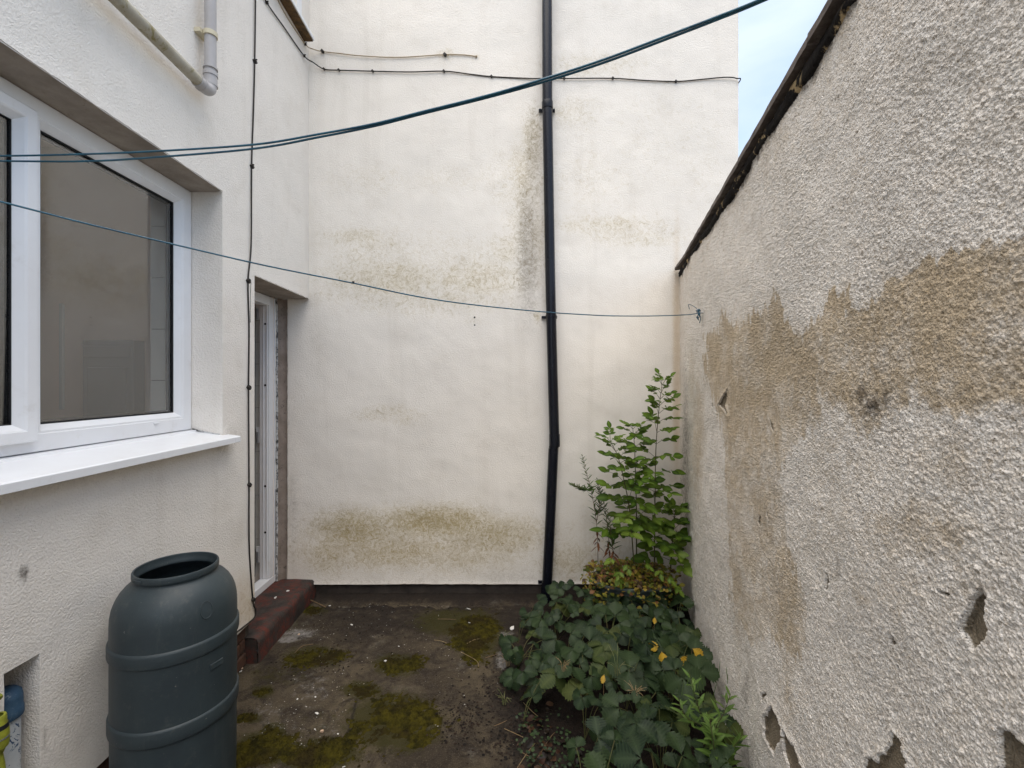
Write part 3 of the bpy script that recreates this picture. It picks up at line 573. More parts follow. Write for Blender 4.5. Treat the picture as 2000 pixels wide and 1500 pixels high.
b = MB(); b.quad((1.625, D, .103), (1.625, 6.5, .103), (1.625, 6.5, 5.3), (1.625, D, 5.3)); b.quad((-4.2, D, 5.3), (1.625, D, 5.3), (1.625, 6.5, 5.3), (-4.2, 6.5, 5.3)); b.quad((-4.2, 6.5, 0), (1.625, 6.5, 0), (1.625, 6.5, 5.3), (-4.2, 6.5, 5.3)); b.build('outer_shell', M['render_back'], gab)
n = 200; xx = np.linspace(-1.51, 1.3, n); A = np.zeros((n, 4, 3))
for j, (y, z) in enumerate([(D-.005, GZ0+.003), (D-.002, GZ0-.004), (D+.012, GZ0-.003), (D+.04, GZ0+.002)]): A[:, j, 0] = xx; A[:, j, 1] = y; A[:, j, 2] = z+(fbm(xx*30, xx*0+j, 51)-.5)*.008*(j in (0, 1, 2))
link('render_lip', grid_mesh('render_lip', rel(A, gab)), M['soffit'], gab)
n = 160; xx = np.linspace(-1.6, 1.3, n); zz = np.linspace(-.03, .12, 14); Xp, Zp = np.meshgrid(xx, zz, indexing='ij')
link('plinth', grid_mesh('plinth', rel(np.stack([Xp, D+.018+(fbm(Xp*14, Zp*14, 61)-.5)*.02, Zp], -1), gab)), M['plinth'], gab)
for k, (x, y) in enumerate([(927, 620), (927, 635)]):
    p = on_back(x, y); MB().tube([p+Vector((0, .004, 0)), p-Vector((0, .0035, 0))], .0065-.001*k, 10).build('wall_plug', M['gasket'], gab)
# cement fillet of dirt at the foot of the gable
n = 200; xx = np.linspace(-1.30, 0.9, n); A = np.zeros((n, 6, 3))
for j in range(6): f = j/5; A[:, j, 0] = xx; A[:, j, 1] = D+.03-.16*f+(fbm(xx*7, xx*0+j*.2, 71, 5, .65)-.5)*.14*f; A[:, j, 2] = .035*(1-f)**1.5+(fbm(xx*25, xx*0+j*.9, 72)-.5)*.014*(1-.5*f)+.001-.008*f*f
link_o = link('dirt_bank', grid_mesh('dirt_bank', A, dict(dirt=np.repeat(np.linspace(1.3, .15, 6)[None, :], n, 0))), M['concrete']); tag(link_o, 'line of black dirt along the foot of the gable wall', 'dirt', kind='stuff')

# ---- right garden wall: roughcast face with fallen patches
gw = thing('garden_wall', (WA+WB*2, 2.0, 0), 'roughcast garden wall at right with peeling patches and slate coping', 'wall')
y = 0.42; ysr = list(np.linspace(-1.4, .40, 60))
while y < D+.01: ysr.append(y); y += 0.0017*(max(y, .5)/.6)**1.3
ysr.append(D+.012); ysr = np.array(ysr); zs = np.linspace(-.04, 2.250, 1160)
Y, Z = np.meshgrid(ysr, zs, indexing='ij'); S = Y*math.hypot(1, WB)
uu = (WA+WB*np.maximum(Y, .3))/np.maximum(Y, .3); gx = PX+uu*F; gy = PY-(Z-H)/np.maximum(Y, .3)*F
wz = fbm(S*6, Z*6, 80)
h = lumps(S/.0060+fbm(S*170, Z*170, 3)*.8, Z/.0058+fbm(S*170, Z*170, 4)*.8, 81, (.25, .7))*0.0019*(.40+1.2*wz) + lumps(S/.0120, Z/.0115, 86, (.15, .42))*0.0009*(wz*1.6) + (fbm(S/.007, Z/.0068, 84, 2, .6)-.5)*0.0022 + lumps(S/.040, Z/.040, 90, (.06, .16))*0.0024
h += (fbm(S*2.2, Z*2.2, 95)-.5)*0.03+(fbm(S*9, Z*9, 96)-.5)*0.008
def crop(pts, ox, oy, k): return [(ox+a/k, oy+c/k) for a, c in pts]
PEEL = [crop(p, 1300, 950, 2.727) for p in [
    [(1705, 530), (1722, 565), (1733, 600), (1727, 700), (1742, 790), (1700, 840), (1662, 880), (1628, 810), (1588, 760), (1612, 700), (1640, 650), (1652, 600), (1695, 570)],
    [(570, 1172), (592, 1205), (622, 1275), (640, 1350), (604, 1372), (582, 1432), (532, 1345), (530, 1222)],
    [(640, 1302), (690, 1380), (735, 1520), (672, 1520), (640, 1420)],
    [(1205, 1305), (1242, 1352), (1292, 1530), (1062, 1530), (1072, 1438), (1112, 1455), (1192, 1385)],
    [(1802, 1296), (1862, 1308), (1930, 1375), (1990, 1420), (1990, 1560), (1802, 1560)],
    [(858, 462), (874, 480), (864, 552), (850, 545)], [(490, 150), (502, 160), (497, 216), (486, 190)], [(536, 130), (546, 140), (542, 166), (534, 160)], [(1200, 785), (1226, 800), (1229, 846), (1204, 840)], [(512, 1108), (542, 1100), (520, 1150)], [(1480, 560), (1545, 578), (1542, 590), (1490, 575)]]]
PEEL += [crop(p, 1300, 500, 2.727) for p in [[(337, 702), (327, 765), (322, 790), (342, 862), (318, 825), (298, 800), (282, 795), (302, 752)], [(546, 862), (566, 900), (570, 945), (552, 905)], [(246, 783), (253, 783), (251, 808), (245, 800)], [(1147, 985), (1155, 1000), (1150, 1015)]]]
peel = np.zeros_like(Y)
jx = (fbm(S*45, Z*45, 101, 4, .6)-.5)*.020; jz = (fbm(S*45, Z*45, 111, 4, .6)-.5)*.024
for p in PEEL:
    q = [on_right(*a) for a in p]; poly = [(v.y*math.hypot(1, WB), v.z) for v in q]
    s0, s1 = min(a for a, _ in poly)-.05, max(a for a, _ in poly)+.05; z0, z1 = min(c for _, c in poly)-.05, max(c for _, c in poly)+.05
    i0, i1 = np.searchsorted(ysr*math.hypot(1, WB), [s0, s1]); k0, k1 = np.searchsorted(zs, [z0, z1]); i1 = max(i1, i0+1); k1 = max(k1, k0+1)
    sl = (slice(i0, i1), slice(k0, k1)); small = 1.0 if (s1-s0) > .16 else .25
    ins = inside(poly, S[sl]+jx[sl]*small, Z[sl]+jz[sl]*small); peel[sl] = np.maximum(peel[sl], ins)
    # the lifting rim: render stands proud round the hole
    d = edge_dist(poly, S[sl], Z[sl]); h[sl] += .006*np.exp(-(d/.012)**2)*small*.7
h = np.where(peel > .5, -0.007+(fbm(S*14, Z*14, 97)-.5)*.004+(fbm(S*120, Z*120, 98)-.5)*.0012, h)
topr = [(1383, 660), (1392, 640), (1400, 655), (1415, 606), (1432, 640), (1450, 645), (1470, 616), (1500, 606), (1528, 566), (1532, 615), (1552, 640), (1566, 668), (1590, 650), (1618, 596), (1655, 552), (1660, 610), (1700, 600), (1740, 560), (1800, 520), (1880, 490), (1960, 474), (2060, 470),
        (2060, 800), (1960, 830), (1860, 800), (1780, 790), (1700, 850), (1640, 810), (1560, 860), (1520, 930), (1530, 1040), (1570, 1160), (1575, 1260), (1560, 1290), (1500, 1240), (1465, 1260), (1430, 1180), (1425, 1000), (1415, 860), (1395, 780), (1378, 740)]
jg = (fbm(S*30, Z*30, 121)-.5)
ins = 1.0*inside(topr, gx+jg*24+(fbm(S*60, Z*3, 122)-.5)*16, gy+jg*20+(fbm(S*70, Z*2, 123)-.5)*60)
tan = ins*(.62+.25*smst(1000, 640, gy+jg*120))*(1-.85*smst(740, 900, gy+jg*190)*smst(1540, 1640, gx))*(.62+.72*fbm(S*9, Z*9, 124))
tan = np.maximum(tan, blob_map(gx, gy, [(1800, 1040, 130, 70, .52), (1760, 1160, 110, 60, .34), (1900, 900, 160, 70, .38), (1650, 900, 90, 90, .34), (1880, 1150, 110, 60, .30), (1620, 1040, 70, 100, .30), (1362, 860, 14, 140, .62), (1350, 740, 8, 60, .45), (1840, 650, 200, 130, .72), (1620, 720, 140, 90, .62), (1480, 720, 90, 100, .72), (1470, 950, 55, 260, .50), (1500, 1130, 70, 120, .45), (1540, 1330, 18, 130, .4), (1440, 1180, 12, 120, .45), (1560, 360, 26, 60, .2)]))
grime_shade = blob_map(gx, gy, [(1688, 768, 13, 24, .75), (1712, 792, 18, 16, .8), (1738, 778, 11, 26, .6), (1706, 806, 24, 9, .7), (1712, 782, 44, 42, .32), (1730, 690, 40, 60, .26), (1500, 1000, 30, 150, .30), (1470, 1150, 26, 120, .24), (1780, 1000, 60, 40, .2), (1790, 1050, 70, 40, .22), (1338, 900, 8, 220, .55), (1333, 1000, 10, 180, .5), (1455, 1350, 10, 40, .5), (1640, 1110, 8, 40, .4), (1905, 1170, 40, 20, .25), (1840, 560, 120, 40, .12), (1345, 600, 20, 100, .10)])  # stains and black mould, plus the plants' soft shadow painted near the corner
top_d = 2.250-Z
grime_shade = np.maximum(grime_shade, .75*(1-smst(.0, .05, top_d+(fbm(S*14, Z*4, 131)-.5)*.10)))
tan = np.maximum(tan, .35*(1-smst(0, .20, top_d+(fbm(S*20, Z*1.5, 132)-.5)*.3)))
tan = np.where(peel > .5, 0, tan); grime_shade = np.where(peel > .5, 0, grime_shade)
bx = WA+WB*Y; P = np.stack([bx+NW.x*h, Y+NW.y*h, Z], -1)
me = grid_mesh('roughcast_face', rel(P, gw), dict(tan=tan, grime_shade=grime_shade, peel=peel)); me.flip_normals(); link('roughcast_face', me, M['roughcast'], gw)
def wp(s, off, z): p = Vector((WA, 0, 0))+TW*s+NW*off; return (p.x, p.y, z)      # along the wall, out from its face, height
b = MB(); s0, s1 = -1.44, 3.29
b.add([wp(s0, -.015, 0), wp(s1, -.015, 0), wp(s1, -.21, 0), wp(s0, -.21, 0), wp(s0, -.015, 2.262), wp(s1, -.015, 2.262), wp(s1, -.21, 2.262), wp(s0, -.21, 2.262)], [(0,3,2,1),(4,5,6,7),(1,2,6,5),(2,3,7,6),(3,0,4,7)])
b.build('wall_core', M['plinth'], gw)
n = 420; ss = np.linspace(-1.4, 3.27, n); A = np.zeros((n, 6, 3))
for j, (off, z) in enumerate([(-.20, 2.272), (.004, 2.274), (.012, 2.258), (.012, 2.250), (.010, 2.236), (-.012, 2.225)]):
    o2 = off+(fbm(ss*22, ss*0+j*.7, 141)-.5)*.016*(j > 0); z2 = z+((fbm(ss*16, ss*0+j*.5, 142)-.5)*.024*(j > 2) + (fbm(ss*60, ss*0+j*.5, 143)-.5)*.012)*(j > 1)
    A[:, j, 0] = WA+TW.x*ss+NW.x*o2; A[:, j, 1] = TW.y*ss+NW.y*o2; A[:, j, 2] = z2
me = grid_mesh('mortar_bed', rel(A, gw)); link('mortar_bed', me, M['bed'], gw)
s = -1.40; k = 0
while s < 3.2:
    ln = [.61, .66, .58, .63, .60, .64, .57, .62][k % 8]; s1 = min(s+ln, 3.265); o1 = .026+random.uniform(-.002, .002); o2 = .026+random.uniform(-.002, .002); z1, z2 = 2.277+random.uniform(-.0015, .0015), 2.277+random.uniform(-.0015, .0015); tk = .022
    if s1 > 3.2: s1 = 3.262; o2 += .012
    m_ = 14; top = []; bot = []; v = []
    for i in range(m_):
        f = i/(m_-1); e = (random.random()-.5)*.003; q = s+.003+(s1-s-.006)*f; zb = z1*(1-f)+z2*f
        v += [wp(q, o1*(1-f)+o2*f+e, zb), wp(q, o1*(1-f)+o2*f+e*.5-.002, zb+tk+(random.random()-.5)*.003), wp(q, -.24, zb+tk), wp(q, -.24, zb)]
    f_ = [(i*4+a, i*4+(a+1) % 4, (i+1)*4+(a+1) % 4, (i+1)*4+a) for i in range(m_-1) for a in range(4)]+[(0, 1, 2, 3), tuple(4*(m_-1)+a for a in (3, 2, 1, 0))]
    MB().add(v, f_).build('coping_slab', M['coping'], gw); s = s1; k += 1
MB().tube([on_back(1318, 524, 3.12), on_back(1336, 510, 3.12), on_back(1346, 502, 3.11)], [.004, .006, .006], 6).build('coping_sliver', M['coping'], gw)
# ================================================================ PIPES, CABLES, LINES
# ---- black downpipe on the gable
PD = D-.055; R_ = .034
dp = thing('downpipe', on_back(1064, 1196, PD), 'long black rainwater downpipe fixed to the cream gable wall', 'pipe')
top = on_back(1068, 0, PD); top.z = 5.2
def seg(pts, name, r=R_): return MB().tube(pts, r, 28).build(name, M['downpipe'], dp, autos=40)
p1 = on_back(1069, 203, PD); p2 = on_back(1083, 862, PD); p3 = on_back(1081, 876, PD); p4 = on_back(1068, 1150, PD); p5 = on_back(1063, 1205, PD-.02)
seg([Vector((p1.x-.005, PD, 5.2)), p1], 'pipe_section')
seg(smooth_path([p1+Vector((0, 0, -.002)), on_back(1074, 500, PD), on_back(1076.5, 620, PD), p2], 6), 'pipe_section')
seg(smooth_path([p2, on_back(1082.5, 869, PD), p3], 4), 'pipe_section', R_*.985)
seg(smooth_path([p3, on_back(1075, 1010, PD), p4], 6), 'pipe_section'); seg([p4, p5], 'pipe_section', R_*1.0)
def collar(p, q, r, name='collar'):
    d = (Vector(q)-Vector(p)); MB().tube([p, Vector(p)+d*.06, Vector(q)-d*.06, q], [r*.985, r, r, r*.985], 28).build(name, M['downpipe'], dp, autos=40)
collar(on_back(1069, 199, PD), on_back(1069.3, 213, PD), R_*1.12); collar(on_back(1083, 848, PD), on_back(1083.2, 872, PD), R_*1.09); collar(on_back(1068, 1148, PD), on_back(1066, 1172, PD), R_*1.10)
def bracket(x, y, w0, w1):
    c = on_back(x, y, PD); b = MB()
    b.tube([c+Vector((0, 0, -.010)), c+Vector((0, 0, .010))], R_*1.10, 28)
    b.box((c.x-w0, D-.018, c.z-.009), (c.x+w1, D-.004, c.z+.009))
    for sx in (-w0+.008, w1-.008): b.tube([(c.x+sx, D-.004, c.z), (c.x+sx, D-.030, c.z)], .0055, 8)
    b.build('bracket', M['downpipe'], dp, autos=40)
bracket(1069.2, 209, .056, .056); bracket(1076.5, 618, .062, .045); bracket(1068.5, 1142, .058, .045)
# ---- grey waste pipes on the left wing
XW = XL+.052
wp_ = thing('waste_pipe', on_left(411, 185, XW), 'grey plastic waste pipe with elbow and lichen above the window', 'pipe')
e = on_left(411, 182, XW); rW = .0235
MB().tube([e+Vector((0, 0, .05)), Vector((e.x, e.y, 4.6))], rW, 24).build('upright_pipe', M['waste'], wp_, autos=40)
far_ = Vector((XW, .2, e.z+.02)); MB().tube([e+Vector((0, -.05, .001)), far_], rW, 24).build('horizontal_pipe', M['waste_lichen'], wp_, autos=40)
MB().tube(smooth_path([e+Vector((0, 0, .085)), e+Vector((0, 0, .04)), e+Vector((0, -.012, .010)), e+Vector((0, -.045, 0)), e+Vector((0, -.09, 0))], 6), rW*1.12, 24).build('elbow', M['waste'], wp_, autos=50)
for a, c_ in ((.030, .040), (.075, .092), (.105, .112)): MB().tube([e+Vector((0, 0, a)), e+Vector((0, 0, c_))], rW*1.24, 24).build('socket_ring', M['waste'], wp_, autos=40)
MB().tube([e+Vector((0, -.055, 0)), e+Vector((0, -.066, 0))], rW*1.24, 24).build('socket_ring', M['waste'], wp_, autos=40)
cz_ = on_left(411, 68, XW).z
o = MB().tube([(e.x, e.y, cz_-.010), (e.x, e.y, cz_+.010)], rW*1.22, 24).box((XL+.001, e.y-.035, cz_-.009), (XL+.030, e.y+.03, cz_+.009)).build('pipe_clip', M['clip_cream'], wp_, autos=40)
# ---- cables
def clip(b_obj, p, nrm, r=.0055):
    p = Vector(p); n = Vector(nrm); t = n.orthogonal().normalized(); u = n.cross(t)
    b = MB(); v = []
    for a in (-1, 1):
        for c in (-1, 1):
            for d in (0, 1): v.append(p+t*a*r*1.1+u*c*r*1.5+n*(d*r*2.2-r*.8))
    b.add(v, [(0,1,3,2),(4,6,7,5),(0,4,5,1),(2,3,7,6),(0,2,6,4),(1,5,7,3)])
    b.tube([p+u*r*1.2+n*r*.2, p+u*r*1.2+n*r*2.4], r*.45, 6)
    b.build('cable_clip', M['cable'], b_obj)
lx = lambda x, y, o=.006: on_left(x, y, XL+o)
c1 = thing('cable', lx(500, 1195), 'black cable clipped vertically beside the window, ending behind the water butt', 'cable')
pts = [lx(500, -160), lx(499, 0), lx(497.5, 120), lx(495, 220), lx(491.5, 325), lx(490.5, 480), lx(484.5, 549), lx(486.5, 640), lx(485.5, 757), lx(486, 850), lx(486.5, 947), lx(487, 1070), lx(494, 1171), lx(499, 1190), lx(498, 1204), lx(490, 1213), lx(470, 1229, .008), lx(440, 1252, .012)]
MB().tube(smooth_path(pts, 6), .0040, 8).build('cable_run', M['cable'], c1, smooth=True)
for x, y in [(497.5, 120), (491.5, 325), (484.5, 549), (485.5, 757), (486.5, 947), (494, 1171)]: clip(c1, lx(x, y), (1, 0, 0), .007)
MB().tube(smooth_path([lx(486, 552, .012), lx(490, 548, .02), lx(489, 580, .012), lx(489, 630, .01)], 5), .0012, 5).build('loose_tie', M['cable'], c1)
bk = lambda x, y, o=.007: on_back(x, y, D-o)
c2 = thing('cable', bk(660, 137), 'thin black cable curving round the corner and across the gable', 'cable')
pts = [lx(505, -30), lx(521, 5), lx(556, 55), lx(594, 109, .008), bk(612, 122, .03), bk(633, 135), bk(662, 137), bk(728, 139), bk(800, 140.5), bk(867, 139), bk(920, 145), bk(960, 149.5), bk(1030, 153), bk(1062, 153.5), bk(1080, 153.5), bk(1102, 153.2), bk(1197, 153), bk(1260, 157), bk(1320, 159), bk(1370, 155), bk(1415, 151, .012), bk(1438, 153, .012), Vector((1.634, D+.02, bk(1442, 158).z)), Vector((1.634, D+.5, bk(1442, 150).z))]
MB().tube(smooth_path(pts, 6), .0038, 8).build('cable_run', M['cable'], c2, smooth=True)
for x, y in [(633, 135), (662, 137), (728, 139), (867, 139), (960, 149.5), (1102, 153.2), (1197, 153), (1320, 159)]: clip(c2, bk(x, y), (0, -1, 0), .0055)
clip(c2, lx(594, 109, .008), (1, 0, 0), .0055); clip(c2, lx(521, 5), (1, 0, 0), .0055)
c3 = thing('cable', bk(700, 107), 'short weathered beige cable with a loose end high on the gable', 'cable')
pts = [lx(538, -10, .004), lx(560, 32, .004), lx(596, 86, .005), bk(612, 96, .03), bk(630, 100.5), bk(660, 104), bk(700, 108.5), bk(750, 111.5), bk(790, 111.5), bk(830, 109), bk(869, 106.5), bk(905, 107), bk(929, 110)]
MB().tube(smooth_path(pts, 6), .0034, 8).build('cable_run', M['cable_beige'], c3, smooth=True)
for x, y in [(630, 100.5), (869, 107)]: clip(c3, bk(x, y), (0, -1, 0), .007)
clip(c3, lx(596, 86, .005), (1, 0, 0), .006); MB().tube([bk(929, 110), bk(932, 110.5)], .007, 8).build('cable_end', M['cable_beige'], c3); 
# ---- clothes lines (real ropes strung across the yard, nearer the camera)
def at(x, y, d): return Vector(((x-PX)/F*d, d, H+(PY-y)/F*d))
hookL = Vector((XL+.02, 1.10, 0))
cl1 = thing('clothes_line', at(500, 285, .95), 'doubled teal plastic clothes line sagging across the yard, nearest the camera', 'rope')
def dline(x): return 1.10-.36*(x/1485.0)
A_ = [(-130, 303), (0, 304.5), (170, 301), (320, 294.5), (500, 282), (620, 262.5), (730, 242), (830, 217), (950, 187), (1060, 155), (1180, 116), (1300, 71), (1400, 33), (1485, -1), (1700, -95), (2000, -240)]
B_ = [(-130, 314), (0, 314.5), (170, 315), (320, 306), (500, 290), (620, 268.5), (730, 246.5), (830, 221), (950, 191), (1060, 160.5), (1180, 122), (1300, 77), (1400, 38.5), (1485, 4), (1700, -91), (2000, -238)]
MB().tube(smooth_path([at(x, y, dline(x)) for x, y in A_], 6), .0022, 8).build('rope', M['rope'], cl1, smooth=True)
MB().tube(smooth_path([at(x, y, dline(x)+.004) for x, y in B_], 6), .0022, 8).build('rope', M['rope'], cl1, smooth=True)
hk = on_right(1374, 611, -.0)
cl2 = thing('clothes_line', hk, 'single thin teal clothes line running to a knot on the roughcast wall', 'rope')
C_ = [(-100, 371), (0, 393.5), (170, 437), (345, 478.5), (520, 519), (690, 553), (820, 580), (930, 596), (1060, 609), (1150, 615), (1200, 617), (1280, 617), (1345, 614.5)]
P_ = []
for x, y in C_:
    f = (x+100)/1475.0; inv = (1-f)/1.02+f/(hk.y); P_.append(at(x, y, 1/inv))
P_.append(hk+NW*.02)
MB().tube(smooth_path(P_, 6), .0023, 8).build('rope', M['rope'], cl2, smooth=True)
kp = at(690, 553, 1/((1-790/1475)/1.02+(790/1475)/hk.y)); MB().lathe([(0, -.004), (.004, -.002), (.004, .002), (0, .004)], 8, kp+Vector((0, 0, .003))).build('knot', M['gasket'], cl2)
MB().tube([hk-NW*.03, hk+NW*.03, hk+NW*.035+Vector((0, 0, .015)), hk+NW*.026+Vector((0, 0, .02))], .004, 8).build('hook', M['steel'], cl2)
b = MB()
for k in range(7):
    a = rng.uniform(0, 6.28); c0 = hk+NW*.02; pts = [c0]
    for j in range(5): a += rng.uniform(-.5, 1.6); pts.append(c0+TW*math.cos(a)*(.012+.005*j)+Vector((0, 0, math.sin(a)*(.012+.006*j)-.004*j))+NW*rng.uniform(-.004, .012))
    b.tube(smooth_path(pts, 4), .0021, 6)
b.tube(smooth_path([hk+NW*.02, hk+NW*.03+Vector((-.01, 0, .03)), hk+NW*.03+Vector((-.045, 0, .045)), hk+NW*.03+Vector((-.04, 0, .02))], 5), .0014, 6)
b.build('knot', M['rope'], cl2)

# ================================================================ WATER BUTT
BX, BY = -1.128, 1.588
wb = thing('water_butt', (BX, BY, 0), 'dark green grey plastic water butt without lid by the left wall', 'water butt')
prof = [(.0, .004), (.155, .004), (.168, .012), (.1745, .03), (.178, .20), (.1785, .370), (.1785, .374), (.1842, .379), (.1852, .384), (.1852, .420), (.1840, .4245), (.1795, .428), (.1795, .614), (.1797, .618), (.1852, .622), (.1862, .627), (.1862, .656), (.185, .661), (.1802, .665), (.1800, .680), (.1797, .718), (.1785, .742), (.1745, .766), (.1670, .788), (.1560, .808), (.1430, .824), (.1310, .8345), (.1220, .8405), (.1198, .8445), (.1195, .848), (.1205, .8505), (.1218, .852), (.1235, .854), (.1240, .858), (.1240, .866), (.1234, .8715), (.1218, .8745), (.1192, .8750), (.1172, .8735), (.1165, .869), (.1165, .856), (.1145, .853), (.1140, .844), (.122, .834), (.142, .816), (.164, .780), (.172, .74), (.174, .60), (.172, .25), (.166, .03), (.0, .025)]
body = MB().lathe(prof, 96, (BX, BY, 0)).build('body', M['butt'], wb, autos=38)
b = MB()
def on_butt(az, z, out=0.0):
    zz = [q[1] for q in prof[:30]]; rr = [q[0] for q in prof[:30]]
    return Vector((BX+(np.interp(z, zz, rr)+out)*math.cos(az), BY+(np.interp(z, zz, rr)+out)*math.sin(az), z))
az0 = math.radians(-28)
b.tube([on_butt(az0+.105*math.cos(t), .758+.026*math.sin(t), .0003) for t in np.linspace(0, 6.283, 25)], .0020, 6, cap=False); b.build('outlet_boss', M['butt'], body, smooth=True)
az1 = math.radians(-18); b = MB()
v = [on_butt(az1+a, z, o_) for o_ in (0, .004) for a, z in ((-.13, .555), (.13, .555), (.13, .575), (-.13, .575))]
b.add(v, [(4,5,6,7),(0,1,5,4),(1,2,6,5),(2,3,7,6),(3,0,4,7)]); b.build('slot', M['butt'], body, bevel=.002)
for az in (math.radians(-112), math.radians(70)):
    v = [Vector((BX+math.cos(az+a)*r, BY+math.sin(az+a)*r, z)) for r in (.1235, .1275) for a, z in ((-.16, .858), (.16, .858), (.16, .867), (-.16, .867))]
    MB().add(v, [(4,5,6,7),(0,1,5,4),(1,2,6,5),(2,3,7,6),(3,0,4,7)]).build('lid_lug', M['butt'], body, bevel=.0015)

# ---- capped pipe in the niche, hose connector
npx, npy = -1.412, 1.300
sp = thing('standpipe', (npx, npy, 0), 'flaking white pipe with blue cap inside the wall niche', 'pipe')
zc = on_left(25, 1400, npx+.02).z
MB().tube([(npx, npy, 0), (npx, npy, zc+.01)], .034, 28).build('pipe_section', M['flaky'], sp, autos=40)
MB().lathe([(.030, 0), (.040, .0), (.041, .004), (.041, .022), (.039, .025), (.039, .052), (.036, .068), (.026, .078), (.0, .081)], 32, (npx, npy, zc)).build('cap', M['blue'], sp, autos=40)
hx = at(-6, 1430, 1.20); hc = thing('hose_connector', (hx.x, hx.y, 0), 'yellow plastic hose connector hanging on a hose at the left edge', 'hose')
z0 = at(0, 1418, 1.20).z; z1 = at(0, 1455, 1.20).z
MB().lathe([(.012, -.055), (.013, -.052), (.017, -.04), (.022, -.036), (.0235, -.026), (.0235, -.012), (.0235, -.010), (.023, .006), (.021, .020), (.0185, .028), (.0185, .042), (.0170, .046), (.012, .046)], 28, (hx.x, hx.y, z1+.03)).build('body', M['yellow'], hc, autos=40)
MB().lathe([(.0225, -.013), (.0242, -.013), (.0242, -.009), (.0225, -.009)], 28, (hx.x, hx.y, z1+.03)).build('ring', M['steel'], hc, autos=40)
MB().lathe([(.0193, .022), (.0215, .022), (.0222, .012), (.0222, .006), (.0205, .006)], 28, (hx.x, hx.y, z1+.031)).build('grip_band', M['gasket'], hc, autos=40)
MB().tube(smooth_path([(hx.x, hx.y, z1-.02), (hx.x+.004, hx.y, .45), (hx.x-.01, hx.y-.03, .2), (hx.x-.02, hx.y-.2, .02), (hx.x+.05, hx.y-.5, .014)], 8), .0115, 16).build('hose', M['yellow'], hc, smooth=True)
tp = at(-10, 1358, 1.20); tap = thing('garden_tap', (XL, tp.y, tp.z), 'yellowed brass tap at the left edge above the hose connector', 'tap')
MB().tube([(XL-.01, tp.y-.03, tp.z+.0), (XL+.05, tp.y-.02, tp.z)], .012, 16).build('body', M['brass'], tap, autos=40)
MB().tube(smooth_path([(XL+.05, tp.y-.02, tp.z+.004), (tp.x+.002, tp.y, tp.z-.002), (tp.x+.014, tp.y, tp.z-.008)], 5), [.009]*5+[.008]*5+[.006], 12).build('lever', M['yellow'], tap, autos=40)

# ================================================================ PLANTING
def polyleaf(L_, W_, teeth=0, fold=.25, droop=.25, wide=.55, tooth=.14, n=7, pleat=0.0, tip=1.0, seed=0):
    """one leaf blade along +x, normal +z. returns verts, faces, rib values"""
    r_ = random.Random(seed); N = n if not teeth else teeth*2
    v = []; rib = []; f = []
    def prof_(t):
        a = t**(math.log(.5)/math.log(wide)); return math.sin(math.pi*min(max(a, 0), 1))**(.75 if teeth else .9)
    for i in range(N+1):
        t = i/N; wdt = W_*.5*prof_(t if i < N else 1); x = L_*t
        if teeth and 0 < i < N: wdt *= (1+tooth*(1 if i % 2 else -1)*(.6+.4*r_.random())); xe = x+L_*.035*(1 if i % 2 else -.3)
        else: xe = x
        z0 = -droop*L_*t*t
        for sgn, kk in ((-1, 1.0), (-1, .5), (0, 0), (1, .5), (1, 1.0)):
            yv = sgn*kk*wdt; xx = x+(xe-x)*kk+L_*.05*kk*(1-t)*(1 if teeth else .3)
            zz = z0+fold*abs(yv)-fold*1.1*yv*yv/(W_*.5+1e-6)*.6+(pleat*L_*(1 if i % 2 else -1)*(kk*.9 if kk else 0))
            v.append((xx, yv, zz)); rib.append(1.0 if sgn == 0 else (0.35 if (i % 2 and teeth) else 0))
    for i in range(N):
        for j in range(4): f.append((i*5+j, (i+1)*5+j, (i+1)*5+j+1, i*5+j+1))
    return v, f, rib
def frame_mat(origin, fwd, up):
    x = Vector(fwd).normalized(); z = Vector(up); z = (z-x*z.dot(x)); z = z.normalized() if z.length > 1e-6 else x.orthogonal().normalized(); y = z.cross(x)
    return Matrix(((x.x, y.x, z.x, origin[0]), (x.y, y.y, z.y, origin[1]), (x.z, y.z, z.z, origin[2]), (0, 0, 0, 1)))
def mesh_obj(name, v, f, rib, mat, parent, off, mats=None, mi=None):
    me = bpy.data.meshes.new(name); me.from_pydata([tuple(Vector(p)-off) for p in v], [], f)
    at_ = me.attributes.new('rib', 'FLOAT', 'POINT'); at_.data.foreach_set('value', np.array(rib, np.float32))
    if mats:
        for m in mats: me.materials.append(m)
        me.polygons.foreach_set('material_index', np.array(mi, np.int32))
    me.shade_smooth(); me.update(); return link(name, me, mat, parent)
# soil of the bed: low mound along the right wall
n = 90; A = np.zeros((n, 60, 3)); U, V = np.meshgrid(np.linspace(0, 1, n), np.linspace(0, 1, 60), indexing='ij')
yy = .9+2.27*V; xr = WA+WB*yy+.01; xl = .10+.06*np.sin(yy*5)+(fbm(yy*6, yy*0, 201)-.5)*.14+.10*smst(2.2, 1.3, yy)
A[:, :, 0] = xl+(xr-xl)*U; A[:, :, 1] = yy; A[:, :, 2] = -.012+.075*smst(0, .55, U)*smst(3.3, 2.9, yy*0+2.9)+(fbm(A[:, :, 0]*18, yy*18, 202)-.5)*.03*smst(0, .12, U)+.010*smst(0, .1, U)
soil = link('planting_bed', grid_mesh('planting_bed', A), M['soil']); tag(soil, kind='structure')
def soil_z(x, y):
    xl_ = .12; xr_ = WA+WB*y; u = min(max((x-xl_)/(xr_-xl_), 0), 1); return -.002+.075*float(smst(0, .55, np.array(u)))
